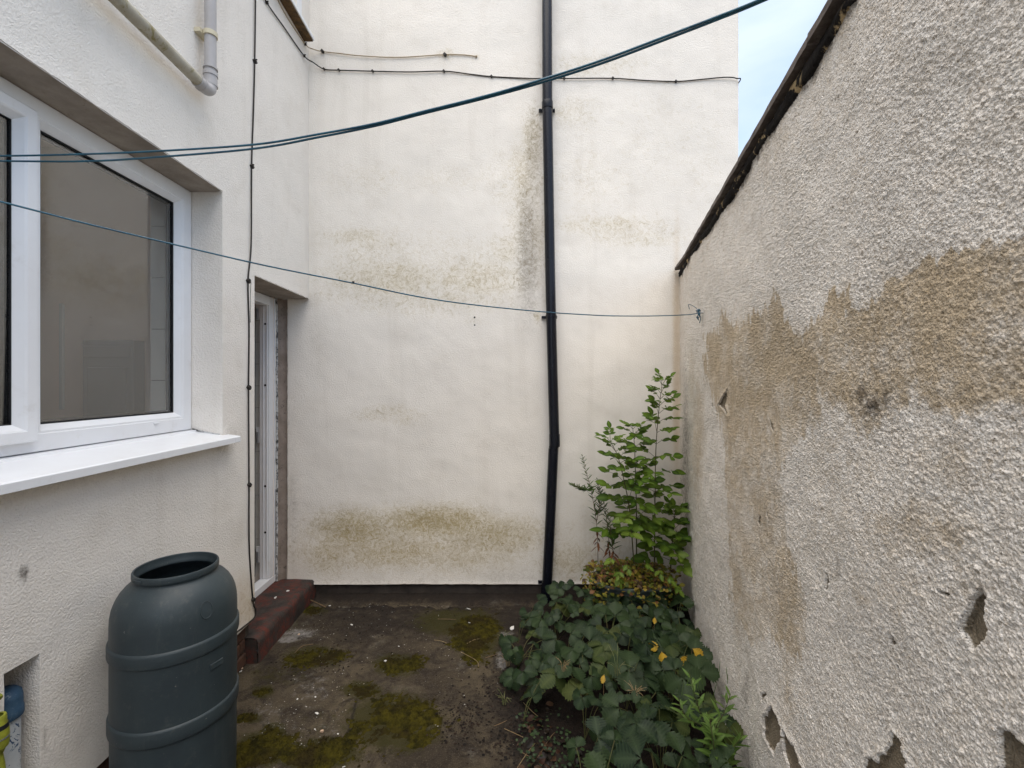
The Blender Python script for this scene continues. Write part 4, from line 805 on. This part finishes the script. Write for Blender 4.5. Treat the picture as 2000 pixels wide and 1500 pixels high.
# ---- strawberry plants
def strawberry_leaf(root, base, hub, size, normal, fwd, mat, seed, name='leaf'):
    r_ = random.Random(seed); v = []; f = []; rib = []; mi = []
    mid = base.lerp(hub, .5)+Vector((0, 0, .03))
    t = MB().tube(smooth_path([base, mid, hub], 4), .0016, 5, cap=False)
    v += t.v; f += t.f; rib += [0]*len(t.v); mi += [1]*len(t.f)
    for k, ang in enumerate((0, 1.35+r_.uniform(-.2, .2), -1.35+r_.uniform(-.2, .2))):
        lv, lf, lr = polyleaf(size*(1.0 if k == 0 else .94), size*1.0, 8, fold=.34+r_.uniform(-.25, .35), droop=.22+r_.uniform(-.25, .45), wide=.60, tooth=.17, pleat=.020, seed=seed*3+k)
        d = Quaternion(Vector(normal).normalized(), ang) @ Vector(fwd); nn = Vector(normal)+d*r_.uniform(-.25, .1)
        m = frame_mat(hub, d, nn); o_ = len(v)
        v += [m @ Vector(p) for p in lv]; f += [tuple(i+o_ for i in q) for q in lf]; rib += lr; mi += [0]*len(lf)
    return mesh_obj(name, v, f, rib, None, root, Vector(root.location), [mat, M['stalk']], mi)
ST = []   # leaf hubs laid through the bed: stratified points
r0 = random.Random(5)
y = 1.46
while y < 2.86:
    xr_ = WA+WB*y-.06; xl_ = .05+.05*math.sin(y*4.2)+(.22 if y < 1.72 else 0)+(.10 if y > 2.62 else 0); stp_ = .078+.004*r0.random()
    x = xl_+r0.random()*.05
    while x < xr_: ST.append((x+r0.uniform(-.03, .03), y+r0.uniform(-.035, .035))); x += stp_
    y += .072
plants = []
r1 = random.Random(9)
for yy_ in np.arange(1.45, 2.9, .20):
    for xx_ in np.arange(.12, WA+WB*yy_-.05, .21): plants.append((xx_+r1.uniform(-.05, .05), yy_+r1.uniform(-.05, .05)))
own = {i: [] for i in range(len(plants))}
for h_ in ST:
    i = min(range(len(plants)), key=lambda k: (plants[k][0]-h_[0])**2+(plants[k][1]-h_[1])**2); own[i].append(h_)
seed = 100; cnt = 0
for i, (px_, py_) in enumerate(plants):
    own[i] = [q_ for q_ in own[i] if not (q_[1] < 2.0 and q_[0] < .30 and random.Random(int(q_[0]*9999)).random() < .72)]
    if len(own[i]) < 2: continue
    dwall = WA+WB*py_-px_
    where = ('in front of the tub planter', 'before the tub') if py_ > 2.55 and px_ > .45 else ('growing along the foot of the roughcast wall', 'along the wall') if dwall < .24 else ('at the edge of the bare concrete', 'at the concrete edge') if px_ < .22 else ('in the front part of the bed', 'at the front') if py_ < 1.95 else ('in the crowded middle of the bed', 'in the middle')
    sp_ = thing('strawberry_plant', (px_, py_, soil_z(px_, py_)), 'dark green strawberry plant with toothed leaves '+where[0], 'strawberry plant', 'strawberry plants '+where[1])
    base = Vector((px_, py_, soil_z(px_, py_)))
    for (x, y) in own[i]:
        u = (x-.05)/(WA+WB*y-.05); seed += 1; r_ = random.Random(seed)
        hz = soil_z(x, y)+.085+.10*min(max(u*2.2, 0), 1)+r_.uniform(-.05, .065)
        if y > 2.3: hz = min(hz, .235)
        if y > 2.62 and x > .5: hz = min(hz, .225)
        hub = Vector((min(x, WA+WB*y-.07), y, hz)); out = Vector((x-px_, y-py_, 0)); out = out.normalized() if out.length > .02 else Vector((r_.uniform(-1, 1), -1, 0)).normalized()
        fw = (out+Vector((r_.uniform(-.6, .4), r_.uniform(-.9, .3), 0))).normalized(); nrm = Vector((r_.uniform(-.6, .4)-.12*(u > .8), r_.uniform(-1.1, .2), 1))
        fw = (fw-nrm*fw.dot(nrm)/nrm.length_squared).normalized()
        o_ = strawberry_leaf(sp_, base, hub, r_.choice([.036, .046, .056, .066, .074, .088])*(1-.12*(y > 2.4)), nrm, fw, M['straw_pale'] if r_.random() < .10 else M['straw'], seed)
        cnt += 1
for k, (x, y, z) in enumerate([(1268, 1250, .20), (1292, 1272, .19), (1352, 1266, .22), (1342, 1280, .20), (1180, 1317, .17), (1279, 1205, .21), (1190, 1285, .15)]):
    p = on_ground(x, y, z+(.10 if k < 5 else .06)); seed += 1; r_ = random.Random(seed+7)
    sp_ = thing('yellow_leaf', (p.x, p.y, soil_z(p.x, p.y)), ['bright yellow withered strawberry leaf beside the darker right one, bed centre', 'largest bright yellow strawberry leaf hanging in the bed', 'bright yellow leaf lobe close to the roughcast wall', 'orange yellow leaf lobe just below another near the roughcast wall', 'small yellow leaf tip low in the middle of the bed', 'thin yellow leaf sliver high in the bed', 'half hidden yellow leaf deep in the bed'][k], 'leaf')
    lv, lf, lr = polyleaf(.05 if k < 4 else .035, .045 if k < 4 else .02, 6, fold=.3, droop=.3, wide=.6, seed=seed)
    m = frame_mat(p, (r_.uniform(-.5, .8), -.7, -.35), (r_.uniform(-.3, .3), -.75, .8)); v = [m @ Vector(q) for q in lv]; t = MB().tube(smooth_path([Vector(sp_.location), p+Vector((0, .01, -.06)), p], 4), .0013, 5)
    mesh_obj('blade', v, lf, lr, M['straw_yellow'], sp_, Vector(sp_.location)); t.build('stalk', M['straw_dry'], sp_)
# ---- oval planter in the corner
PLX, PLY, PLZ = .79, 2.87, .285
pl = thing('planter', (PLX, PLY, .03), 'green grey plastic tub planter overgrown with yellowing weeds in the corner', 'planter')
MB().lathe([(.0, .03), (.17, .03), (.185, .05), (.205, .245), (.215, .262), (.228, .268), (.234, .276), (.232, .286), (.222, .290), (.212, .286), (.205, .270), (.200, .20)], 64, (PLX, PLY, 0), 1.10, .74).build('tub', M['planter'], pl, autos=50)
MB().lathe([(.203, .255), (.12, .268), (.0, .272)], 40, (PLX, PLY, 0), 1.10, .74).build('soil', M['soil'], pl, smooth=True)
# ---- elder saplings
LEAFLETS = []
for k in range(6):
    lv, lf, lr = polyleaf(1.0, .50+.03*k, 0, fold=.30+.05*(k % 3), droop=.10+.06*(k % 3), wide=.46, n=8, seed=k)
    LEAFLETS.append((lv, lf, lr))
def shared_leaflet(k, mat):
    key = 'leaflet_%d_%s' % (k, mat.name)
    if key in bpy.data.meshes: return bpy.data.meshes[key]
    lv, lf, lr = LEAFLETS[k]; me = bpy.data.meshes.new(key); me.from_pydata(lv, [], lf); a = me.attributes.new('rib', 'FLOAT', 'POINT'); a.data.foreach_set('value', np.array(lr, np.float32)); me.shade_smooth(); me.materials.append(mat); return me
def pinnate(root, base, direc, length, nl, size, mat, seed, up=Vector((0, 0, 1))):
    r_ = random.Random(seed); d = Vector(direc).normalized(); off = Vector(root.location)
    tip = base+d*length+Vector((0, 0, -.10*length)); mid = base+d*length*.5+Vector((0, 0, .07*length)); path = smooth_path([base, mid, tip], 5)
    lf = MB().tube(path, [.0016*(1-.5*i/len(path)) for i in range(len(path))], 5, cap=False).build('leaf', M['stalk'], root)
    spots = [(1.0, 0)]; pairs = (nl-1)//2
    for p in range(pairs):
        f = .40+.50*(p/max(1, pairs-1)) if pairs > 1 else .62
        spots += [(f, 1), (f, -1)]
    for f, s in spots:
        i = min(int(f*(len(path)-1)), len(path)-1); p = path[i]; side = up.cross(d); side = side.normalized() if side.length > .01 else Vector((1, 0, 0))
        dd = (d*(.55 if s else 1)+side*s*.85+Vector((0, 0, r_.uniform(-.35, .10)))).normalized(); nn = up+Vector((r_.uniform(-.45, .45), r_.uniform(-1.5, -.1), 0))
        sz = size*(1.0 if s else 1.15)*r_.uniform(.8, 1.12)
        o = bpy.data.objects.new('leaflet', shared_leaflet(r_.randrange(6), mat)); col.objects.link(o); o.parent = lf
        m = frame_mat(p-off, dd, nn); o.matrix_basis = m @ Matrix.Scale(sz, 4)
EL = [  # stem as photo pixels with depth, leaf whorls (fraction up the stem), label
    ([(1278, 1112), (1279, 1010), (1281, 880), (1287, 800), (1293, 752)], 2.88, 'tallest elder sapling with green divided leaves against the wall corner', 14, 1.0),
    ([(1243, 1110), (1243, 1000), (1241, 920), (1239, 868), (1236, 838)], 2.92, 'middle elder sapling with straight stem and pale young leaves', 11, .95),
    ([(1238, 1100), (1230, 1000), (1218, 935), (1206, 890), (1192, 862)], 2.82, 'leftmost elder sapling leaning towards the black downpipe', 11, 1.0),
    ([(1310, 1110), (1312, 1070), (1316, 1030), (1318, 1000)], 2.90, 'short bushy elder sapling touching the roughcast wall', 8, 1.05)]
sd_ = 500
for k, (pp, dep, lab, nw, szk) in enumerate(EL):
    P0 = smooth_path([at(x, y, dep) for x, y in pp], 8); root = thing('elder_sapling', P0[0], lab, 'sapling', 'elder saplings in the tub')
    MB().tube(P0, [.0042*(1-.65*i/len(P0)) for i in range(len(P0))], 7).build('stem', M['stem'], root, smooth=True)
    for j in range(nw):
        f = .16+.84*(j/(nw-1)); p = P0[min(int(f*(len(P0)-1)), len(P0)-1)]; a0 = j*1.57+.35+k
        for side in ((0, 1) if f > .45 else (0, 1, 2)) if f < .97 else (0, 1, 2):
            sd_ += 1; r_ = random.Random(sd_); a = a0+side*(math.pi if .45 < f < .97 else 2.1)+r_.uniform(-.35, .35)
            dx, dy = math.cos(a), math.sin(a)*.8
            if dy > .3: dy *= .35
            if p.x > WA+WB*p.y-.17 and dx > .2: dx *= .45
            low = 1-f; ln = (.080+.085*low)*szk*r_.uniform(.85, 1.15); sz = (.042+.046*low)*szk
            ele = .30+.35*f-.45*low*r_.random()
            mat = M['elder_young'] if (k == 1 and f > .55 and r_.random() < .35) or (f < .3 and r_.random() < .5) else M['elder']
            pinnate(root, p, (dx, dy-.12, ele), ln, 5 if low > .45 else 7, sz, mat, sd_)
# ---- tall narrow-leaved weed left of the saplings
def narrow_plant(name, stems, lab, cat, mat, leaf_l, leaf_w, per, r=.002, dead=False, group=None, seed=0, spread=.9):
    r_ = random.Random(seed); root = thing(name, stems[0][0], lab, cat, group); off = Vector(root.location)
    lv, lf, lr = polyleaf(1, leaf_w/leaf_l, 0, fold=.35, droop=.2, wide=.42, n=5, seed=seed)
    me0 = bpy.data.meshes.new('narrow_leaf'); me0.from_pydata(lv, [], lf); a = me0.attributes.new('rib', 'FLOAT', 'POINT'); a.data.foreach_set('value', np.array(lr, np.float32)); me0.shade_smooth(); me0.materials.append(mat)
    if dead: me1 = me0.copy(); me1.materials.clear(); me1.materials.append(M['deadleaf'])
    for st in stems:
        P0 = smooth_path(st, 8); MB().tube(P0, [r*(1-.6*i/len(P0)) for i in range(len(P0))], 6).build('stem', M['stem'] if not dead else M['twig'], root, smooth=True)
        for j in range(per):
            f = .12+.88*j/per; i = min(int(f*(len(P0)-1)), len(P0)-2); p = P0[i].lerp(P0[i+1], (f*(len(P0)-1)) % 1); ax = (P0[i+1]-P0[i]).normalized()
            is_dead = dead and f < .26 and st is not stems[2] and st is not stems[4]
            for side in (0, 1):
                a_ = j*1.9+side*math.pi+r_.uniform(-.4, .4); d = Vector((math.cos(a_), math.sin(a_), 0))*spread+ax*(.75 if not is_dead else -.6)
                o = bpy.data.objects.new('leaf', me1 if is_dead else me0); col.objects.link(o); o.parent = root
                sz = leaf_l*(1.15-.65*f)*r_.uniform(.75, 1.15)
                o.matrix_basis = frame_mat(p-off, d, ax+Vector((0, 0, .3))) @ Matrix.Scale(sz, 4)
    return root
dW = 2.86
narrow_plant('weed', [[at(1168, 1100, dW), at(1166, 1030, dW), at(1155, 960, dW), at(1143, 915, dW), at(1137, 888, dW)], [at(1190, 1100, dW+.03), at(1188, 1040, dW), at(1180, 985, dW), at(1172, 955, dW)], [at(1153, 958, dW), at(1140, 955, dW-.02), at(1115, 945, dW-.03)], [at(1200, 1100, dW), at(1194, 1050, dW-.03), at(1188, 1000, dW-.02)], [at(1165, 1020, dW), at(1172, 975, dW-.02), at(1166, 935, dW-.02)]],
    'tall narrow leaved weed with brown dead lower leaves beside the downpipe', 'weed', M['weedleaf'], .058, .014, 30, .0022, True, seed=3)
# ---- willowherb at the foot of the right wall
q = lambda x, y, z: on_ground(x, y, z)
bs = Vector((.80, 1.66, .05))
narrow_plant('willowherb', [[bs, at(1385, 1440, 1.62), at(1362, 1375, 1.60), at(1346, 1312, 1.58)], [bs+Vector((.02, -.03, 0)), at(1398, 1440, 1.56), at(1415, 1390, 1.54), at(1428, 1352, 1.53)], [bs+Vector((-.02, .02, 0)), at(1380, 1430, 1.6), at(1340, 1400, 1.6), at(1324, 1362, 1.6)], [bs+Vector((.0, -.05, 0)), at(1400, 1480, 1.52), at(1392, 1440, 1.5), at(1386, 1405, 1.5)], [bs+Vector((.03, -.06, 0)), at(1410, 1490, 1.53), at(1432, 1460, 1.52), at(1450, 1438, 1.52)]],
    'bright green willowherb with narrow leaves at the foot of the roughcast wall', 'weed', M['willow'], .070, .019, 12, .002, seed=8)
b = MB()
for k in range(9):
    p = at(1330+12*k+random.uniform(-8, 8), 1345+random.uniform(-40, 30), 1.56); b.tube([p, p+Vector((random.uniform(-.01, .01), random.uniform(-.01, .01), .03+.02*random.random()))], .0009, 5)
o = b.build('willowherb_pods', M['willow']); tag(o, 'thin upright seed pods of the willowherb by the roughcast wall', 'seed pods', kind='stuff')
# ---- yellowing small plants spilling over the planter
b = MB(); r_ = random.Random(77); shades = [(.26, .23, .03), (.34, .25, .035), (.16, .19, .025), (.08, .12, .02), (.40, .28, .05), (.20, .09, .035), (.10, .055, .025), (.30, .26, .04)]
for k in range(1500):
    a = r_.uniform(0, 6.283); rr = math.sqrt(r_.random())*1.17; x = PLX+.262*rr*math.cos(a); y = PLY+.192*rr*math.sin(a)
    x = min(x, WA+WB*y-.02); y = min(y, D-.03)
    z = PLZ+.01+.085*r_.random()*(1.15-min(rr, 1)) if rr < .92 else PLZ+.03-.15*r_.random()**1.3*(y < PLY+.05)
    L_ = r_.uniform(.014, .042)*r_.uniform(.7, 1); c = shades[r_.randrange(8)]
    lv, lf, lr = polyleaf(L_, L_*.8, 0, fold=.3, droop=.3, wide=.55, n=3, seed=k); m = frame_mat((x, y, z), (r_.uniform(-1, 1), r_.uniform(-1, .6), r_.uniform(-.5, .5)), (r_.uniform(-.6, .6), r_.uniform(-.9, .2), 1))
    b.add([m @ Vector(p) for p in lv], lf, c)
o = b.build('creeping_weeds', M['tinted'], None, smooth=True); tag(o, 'yellow and brown creeping weeds spilling over the tub rim', 'weeds', kind='stuff')
# bigger yellow-green leaves low on the saplings
for k, (x, y, dx, dz) in enumerate([(1200, 1090, -.6, -.2), (1222, 1098, .1, -.6), (1212, 1112, -.3, -.7), (1255, 1100, .6, -.3), (1300, 1125, .5, -.6), (1318, 1140, .3, -.7), (1205, 1125, .2, -.8), (1285, 1108, .1, -.8)]):
    p = at(x, y, 2.70); rt = thing('nettle_shoot', (p.x, p.y+.05, PLZ), ['pale green shoot leaning left over the tub rim', 'pale green shoot hanging over the tub front', 'lowest pale green shoot left on the tub', 'pale shoot below the tallest sapling', 'yellow green shoot at the right side of the tub', 'yellow green shoot nearest the roughcast wall on the tub', 'yellowed drooping shoot on the tub front left', 'small shoot in the middle of the tub'][k], 'weed')
    pinnate(rt, p, (dx, -.4, dz*.6), .035, 3, .042, M['elder_young'], 900+k)
    MB().tube(smooth_path([Vector(rt.location), p], 4), .0012, 5).build('stalk', M['stalk'], rt)
# a few low leaves growing out beside the downpipe
for k, (x, y, dep) in enumerate([(1088, 1150, 2.86), (1105, 1138, 2.88), (1078, 1142, 2.9)]):
    p = at(x, y, dep); sp_ = thing('strawberry_plant', (p.x, p.y, .02), ['small strawberry plant directly in front of the downpipe foot', 'small strawberry plant just right of the downpipe foot', 'small strawberry leaf behind the downpipe foot'][k], 'strawberry plant', 'strawberry plants by the downpipe')
    strawberry_leaf(sp_, Vector(sp_.location), p, .055, Vector((-.2, -.5, 1)), Vector((-.5+.5*k, -.6, -.3)).normalized(), M['straw'], 1300+k)
# ---- grass tufts and clover weeds at the edge of the bed
def tuft(x, y, n_, h_, lab, mat, dep=None, seed=0, group=None):
    r_ = random.Random(seed); p = on_ground(x, y, .005) if dep is None else at(x, y, dep); root = thing('grass_tuft', p, lab, 'grass', group); b = MB()
    for k in range(n_):
        a = r_.uniform(0, 6.28); o_ = Vector((math.cos(a), math.sin(a), 0)); hh = h_*r_.uniform(.5, 1.1); b.tube(smooth_path([p+o_*.008, p+o_*hh*.25+Vector((0, 0, hh*.6)), p+o_*hh*r_.uniform(.5, .9)+Vector((0, 0, hh*r_.uniform(.5, 1.0)))], 4), [.0011]*6+[.0007]*3, 4)
    b.build('blades', M[mat], root)
tuft(985, 1255, 14, .07, 'thin grass tuft at the upper left edge of the bed', 'grass', seed=1); tuft(992, 1300, 16, .06, 'pale dry grass tuft beside the white lime splash', 'straw_dry', seed=2); tuft(985, 1375, 14, .06, 'thin grass tuft at the lower left edge of the bed', 'grass', seed=3)
tuft(1240, 1362, 22, .055, 'dry straw coloured grass tuft among the strawberry leaves', 'straw_dry', dep=1.82, seed=4); tuft(1205, 1318, 10, .09, 'thin upright grass in the middle of the bed', 'grass', dep=1.92, seed=5); tuft(1100, 1310, 12, .05, 'small dry grass tuft left in the strawberry leaves', 'straw_dry', dep=2.02, seed=6)
b = MB(); r_ = random.Random(31)
for k in range(170):
    x = r_.uniform(1010, 1150); y = r_.uniform(1385, 1500); p = on_ground(x, y, r_.uniform(.012, .05)); L_ = r_.uniform(.008, .018)
    lv, lf, lr = polyleaf(L_, L_*.95, 0, fold=.2, droop=.2, wide=.55, n=3, seed=k); m = frame_mat(p, (r_.uniform(-1, 1), r_.uniform(-1, 1), r_.uniform(-.2, .3)), (r_.uniform(-.3, .3), r_.uniform(-.5, .2), 1)); b.add([m @ Vector(q_) for q_ in lv], lf, r_.choice([(.03, .06, .02), (.045, .08, .025), (.025, .05, .02)]))
o = b.build('clover_weeds', M['tinted'], None, smooth=True); tag(o, 'tiny round leaved weeds on the soil at the front of the bed', 'weeds', kind='stuff')

# ================================================================ MOSS, LITTER, FLAKES
for k, (x, y, rx, ry, hh) in enumerate(MOSS[:12]):
    c = on_ground(x, y); rX = rx/F*c.y; rY = max(ry*c.y*c.y/(F*H), .02); n = 84; b = []
    uu_, vv_ = np.meshgrid(np.linspace(-1.6, 1.6, n), np.linspace(-1.6, 1.6, n), indexing='ij'); XX = c.x+uu_*rX; YY = c.y+vv_*rY
    rr = np.hypot(uu_, vv_)*.9+(fbm(XX*11, YY*11, 300+k, 3, .6)-.5)*1.5+(fbm(XX*60, YY*60, 310+k, 3, .6)-.5)*.9
    Zm = hh*np.clip(1-rr, -.5, 1)*1.1+(fbm(XX*60, YY*60, 320+k)-.5)*.007+(lumps(XX*55, YY*55, 330+k))*.006-.004
    ctr = (slice(None), slice(None)); cellr = (rr[:-1, :-1]+rr[1:, 1:])/2
    me = grid_mesh('moss', np.stack([XX-c.x, YY-c.y, np.maximum(Zm, -.02)], -1), None, cellr > 1.06)
    o = link('moss', me, M['moss']); o.location = c
    tag(o, ['small yellow green moss patch left of the big moss mat', 'bright moss cushion above the big moss mat', 'largest moss mat in the middle of the yard', 'moss mat at the bottom edge right of the water butt', 'moss at the bottom edge touching the water butt', 'thin moss strip between two mats at the bottom edge', 'moss patch near the strawberry bed and gable', 'flat dark moss patch below the step', 'little moss strip by the curved twig', 'small round moss clump by the water butt, upper one', 'narrow moss strip beside the water butt', 'small moss clump beside the water butt, lower one'][k], 'moss', kind='stuff')
    # fuzz of tiny shoots
    b = MB(); r_ = random.Random(400+k); N = int(min(9000, 400000*rX*rY))
    vv2 = []; ff2 = []
    for j in range(N):
        u_ = r_.uniform(-1.4, 1.4); v_ = r_.uniform(-1.4, 1.4); ii = int((u_+1.6)/3.2*(n-1)); jj = int((v_+1.6)/3.2*(n-1))
        if rr[ii, jj] > 1.0: continue
        p = Vector((u_*rX, v_*rY, Zm[ii, jj])); t = Vector((r_.uniform(-.004, .004), r_.uniform(-.004, .004), r_.uniform(.003, .008))); s_ = Vector((r_.uniform(-.0015, .0015), r_.uniform(-.0015, .0015), 0)); i0 = len(vv2)
        vv2 += [tuple(p-s_), tuple(p+s_), tuple(p+t)]; ff2.append((i0, i0+1, i0+2))
    me = bpy.data.meshes.new('moss_shoots'); me.from_pydata(vv2, [], ff2); s2 = link('moss_shoots', me, M['moss'], o); s2['kind'] = 'stuff'
def chip(name, x, y, size, mat, lab, cat, group=None, flat=.25, seed=0, on=None, tilt=.4):
    r_ = random.Random(seed); p = on_ground(x, y, 0.002) if on is None else Vector(on); n = 7; b = MB()
    ring_ = [(size*r_.uniform(.55, 1)*math.cos(6.283*k/n), size*r_.uniform(.4, .8)*math.sin(6.283*k/n)) for k in range(n)]; tx, ty = r_.uniform(-tilt, tilt), r_.uniform(-tilt, tilt)
    zf = lambda a, c: a*tx+c*ty+size*tilt*.35+.001
    v = [(a, c, zf(a, c)-size*.06+r_.uniform(-1, 1)*size*.05) for a, c in ring_]+[(a*.92, c*.92, zf(a, c)+size*flat) for a, c in ring_]
    f = [tuple(range(n))[::-1], tuple(range(n, 2*n))]+[(k, (k+1) % n, n+(k+1) % n, n+k) for k in range(n)]
    b.add([Vector(q_)+p for q_ in v], f); root = None
    o = b.build(name, M[mat]); me = o.data
    for vt in me.vertices: vt.co -= p
    o.location = p; return tag(o, lab, cat, group)
fl = [(915, 1190, .016, 'white triangular paint flake near the gable foot'), (687, 1221, .011, 'white flake in the middle of the dark soil patch'), (917, 1217, .009, 'small white flake below the triangular one'), (753, 1292, .011, 'white flake on the bright moss cushion'), (779, 1263, .007, 'tiny white flake above the bright moss cushion'), (644, 1184, .012, 'white flake at the tip of the curved twig'), (767, 1170, .008, 'whitish flake in the dirt line under the gable'), (936, 1248, .007, 'tiny white flake on the moss near the bed'), (616, 1362, .006, 'tiny pale flake on the bare concrete'), (619, 1394, .010, 'pale flake above the peach crumb'), (615, 1425, .005, 'tiny flake left of the peach crumb'), (660, 1434, .005, 'tiny flake right of the peach crumb'), (671, 1499, .008, 'white flake at the bottom edge on moss'), (581, 1366, .005, 'tiny flake near the water butt'), (618, 1393, .006, 'crumb beside the pale flake'), (562, 1213, .014, 'white flake lying at the base of the step'), (1000, 1228, .022, 'pale grey flake at the edge of the bed'), (470, 1312, .008, 'pale flake next to the water butt')]
for k, (x, y, s_, lab) in enumerate(fl): chip('paint_flake', x, y, s_, 'flake', lab, 'flake', 'paint flakes on the yard', .18, 600+k)
chip('render_crumb', 629, 1430, .010, 'flake_peach', 'peach coloured crumb of render on the concrete', 'crumb', None, .6, 650); chip('render_crumb', 584, 1240, .009, 'flake_peach', 'peach crumb in the white lime splash', 'crumb', None, .5, 651); chip('render_crumb', 472, 1307, .010, 'flake_peach', 'peach crumb beside the water butt', 'crumb', None, .5, 652)
sz_ = .138
chip('paint_flake', 0, 0, .011, 'flake', 'white flake lying on the middle of the step', 'flake', 'paint flakes on the step', .18, 660, on=on_ground(538, 1168, sz_)); chip('paint_flake', 0, 0, .012, 'flake', 'white flake on the step nearest the gable', 'flake', 'paint flakes on the step', .3, 661, on=on_ground(562, 1155, sz_))
# crumpled white wrapper against the step
wpz = on_ground(508, 1272); wr = thing('paper_scrap', wpz, 'crumpled white paper scrap standing against the step end', 'litter')
MB().add([wpz+Vector(q_) for q_ in [(-.016, 0, .005), (.018, -.004, .0), (.024, .008, .055), (-.010, .012, .085), (-.018, .01, .05), (.002, -.018, .028)]], [(0, 1, 5), (1, 2, 5), (5, 2, 3), (5, 3, 4), (0, 5, 4)]).build('sheet', M['flake'], wr)
MB().add([wpz+Vector(q_) for q_ in [(-.018, -.03, .003), (.02, -.03, .004), (.016, -.008, .014), (-.014, -.010, .010), (0, -.02, .022)]], [(0, 1, 4), (1, 2, 4), (2, 3, 4), (3, 0, 4)]).build('folded_corner', M['flake'], wr)
tw = thing('twig', on_ground(610, 1172), 'thin curved dry twig lying between step and flake', 'twig')
MB().tube(smooth_path([on_ground(582, 1156, .06), on_ground(598, 1168, .03), on_ground(618, 1177, .012), on_ground(636, 1186, .006)], 6), .003, 6).build('shaft', M['twig'], tw)
TW_ = [((900, 1273), (930, 1290), (935, 1302)), ((948, 1285), (960, 1281), (974, 1277)), ((848, 1250), (862, 1252), (872, 1256)), ((855, 1209), (870, 1209), (890, 1210)), ((912, 1257), (925, 1250), (938, 1247)), ((965, 1418), (980, 1412), (990, 1407)), ((985, 1423), (1005, 1432), (1022, 1440)), ((1020, 1470), (1035, 1478), (1048, 1484)), ((1010, 1500), (1030, 1470), (1045, 1452)), ((1050, 1480), (1075, 1440), (1090, 1425)), ((1022, 1372), (1040, 1390), (1052, 1400)), ((575, 1276), (590, 1262), (612, 1258)), ((1080, 1395), (1100, 1392), (1120, 1397))]
LT = ['dry stem below the moss patch near the bed', 'short dry stem ending at the bed edge', 'short twig below the dark moss', 'pale straw lying level with the gable flakes', 'thin straw across the moss by the bed', 'short straw at the left of the leaf litter', 'longer straw in the leaf litter', 'broken straw at the bottom of the bed', 'dark twig crossing the bottom litter', 'slanting twig in the litter', 'twig under the front leaves', 'pale thread of straw on the flat moss', 'level twig on the soil below the leaves']
for k, t3 in enumerate(TW_):
    o = thing('straw', on_ground(*t3[1]), LT[k], 'straw', 'bits of straw on the ground'); MB().tube(smooth_path([on_ground(x, y, .006+.008*(j % 2)) for j, (x, y) in enumerate(t3)], 4), .0013, 5).build('shaft', M['twig'] if k % 2 else M['straw_dry'], o)
def scatter(name, n_, regions, mats_rgb, smin, smax, lab, cat, seed, flat=.5):
    r_ = random.Random(seed); b = MB()
    for k in range(n_):
        x, y, rx, ry = r_.choice(regions); p = on_ground(x+rx*r_.gauss(0, .6), max(y+ry*r_.gauss(0, .6), 1152), .002); s_ = smin+(smax-smin)*r_.random()**2.5; m_ = 5; a0 = r_.random()*6
        if p.x < -1.3 or p.y > 3.17: continue
        rg = [(s_*r_.uniform(.6, 1)*math.cos(a0+6.283*j/m_), s_*r_.uniform(.5, .9)*math.sin(a0+6.283*j/m_)) for j in range(m_)]
        b.add([p+Vector((a, c, 0)) for a, c in rg]+[p+Vector((0, 0, s_*flat))], [(j, (j+1) % m_, m_) for j in range(m_)], r_.choice(mats_rgb))
    o = b.build(name, M['grit']); return tag(o, lab, cat, kind='stuff')
t = NT('grit'); M['grit'] = t.done(t.attrc('tint'), .9, None, .2)
scatter('soil_crumbs', 2200, [(930, 1380, 70, 70), (980, 1330, 40, 60), (1000, 1440, 40, 50), (740, 1220, 130, 40), (620, 1290, 80, 30), (830, 1180, 160, 14), (900, 1420, 50, 40)], [(.012, .010, .009), (.02, .015, .012), (.03, .02, .015)], .0015, .010, 'black soil crumbs scattered over the concrete', 'crumbs', 41, .5)
scatter('pale_grit', 800, [(700, 1210, 130, 45), (600, 1240, 60, 20), (640, 1350, 90, 70), (850, 1300, 130, 90), (560, 1420, 70, 50), (800, 1180, 180, 10)], [(.42, .40, .37), (.5, .49, .47), (.30, .26, .21)], .0008, .0045, 'tiny pale grit scattered over the concrete', 'grit', 42, .4)
# dead leaves on the soil at the front of the bed
b = MB(); r_ = random.Random(55)
for k in range(240):
    x = r_.uniform(1005, 1260); y = r_.uniform(1370, 1530); p = on_ground(x, y, .006+r_.random()*.02); L_ = r_.uniform(.012, .045)
    if p.x < .06: continue
    lv, lf, lr = polyleaf(L_, L_*.6, 0, fold=.5, droop=.5, wide=.5, n=4, seed=k); m = frame_mat(p, (r_.uniform(-1, 1), r_.uniform(-1, 1), r_.uniform(-.2, .3)), (r_.uniform(-.8, .8), r_.uniform(-.8, .4), 1)); b.add([m @ Vector(q_) for q_ in lv], lf, r_.choice([(.055, .022, .013), (.035, .02, .013), (.022, .015, .012), (.09, .045, .025), (.018, .012, .012)]))
o = b.build('leaf_litter', M['tinted'], None, smooth=True); tag(o, 'brown dead leaf litter on the soil at the front of the bed', 'leaf litter', kind='stuff')
print('strawberry leaves', cnt)
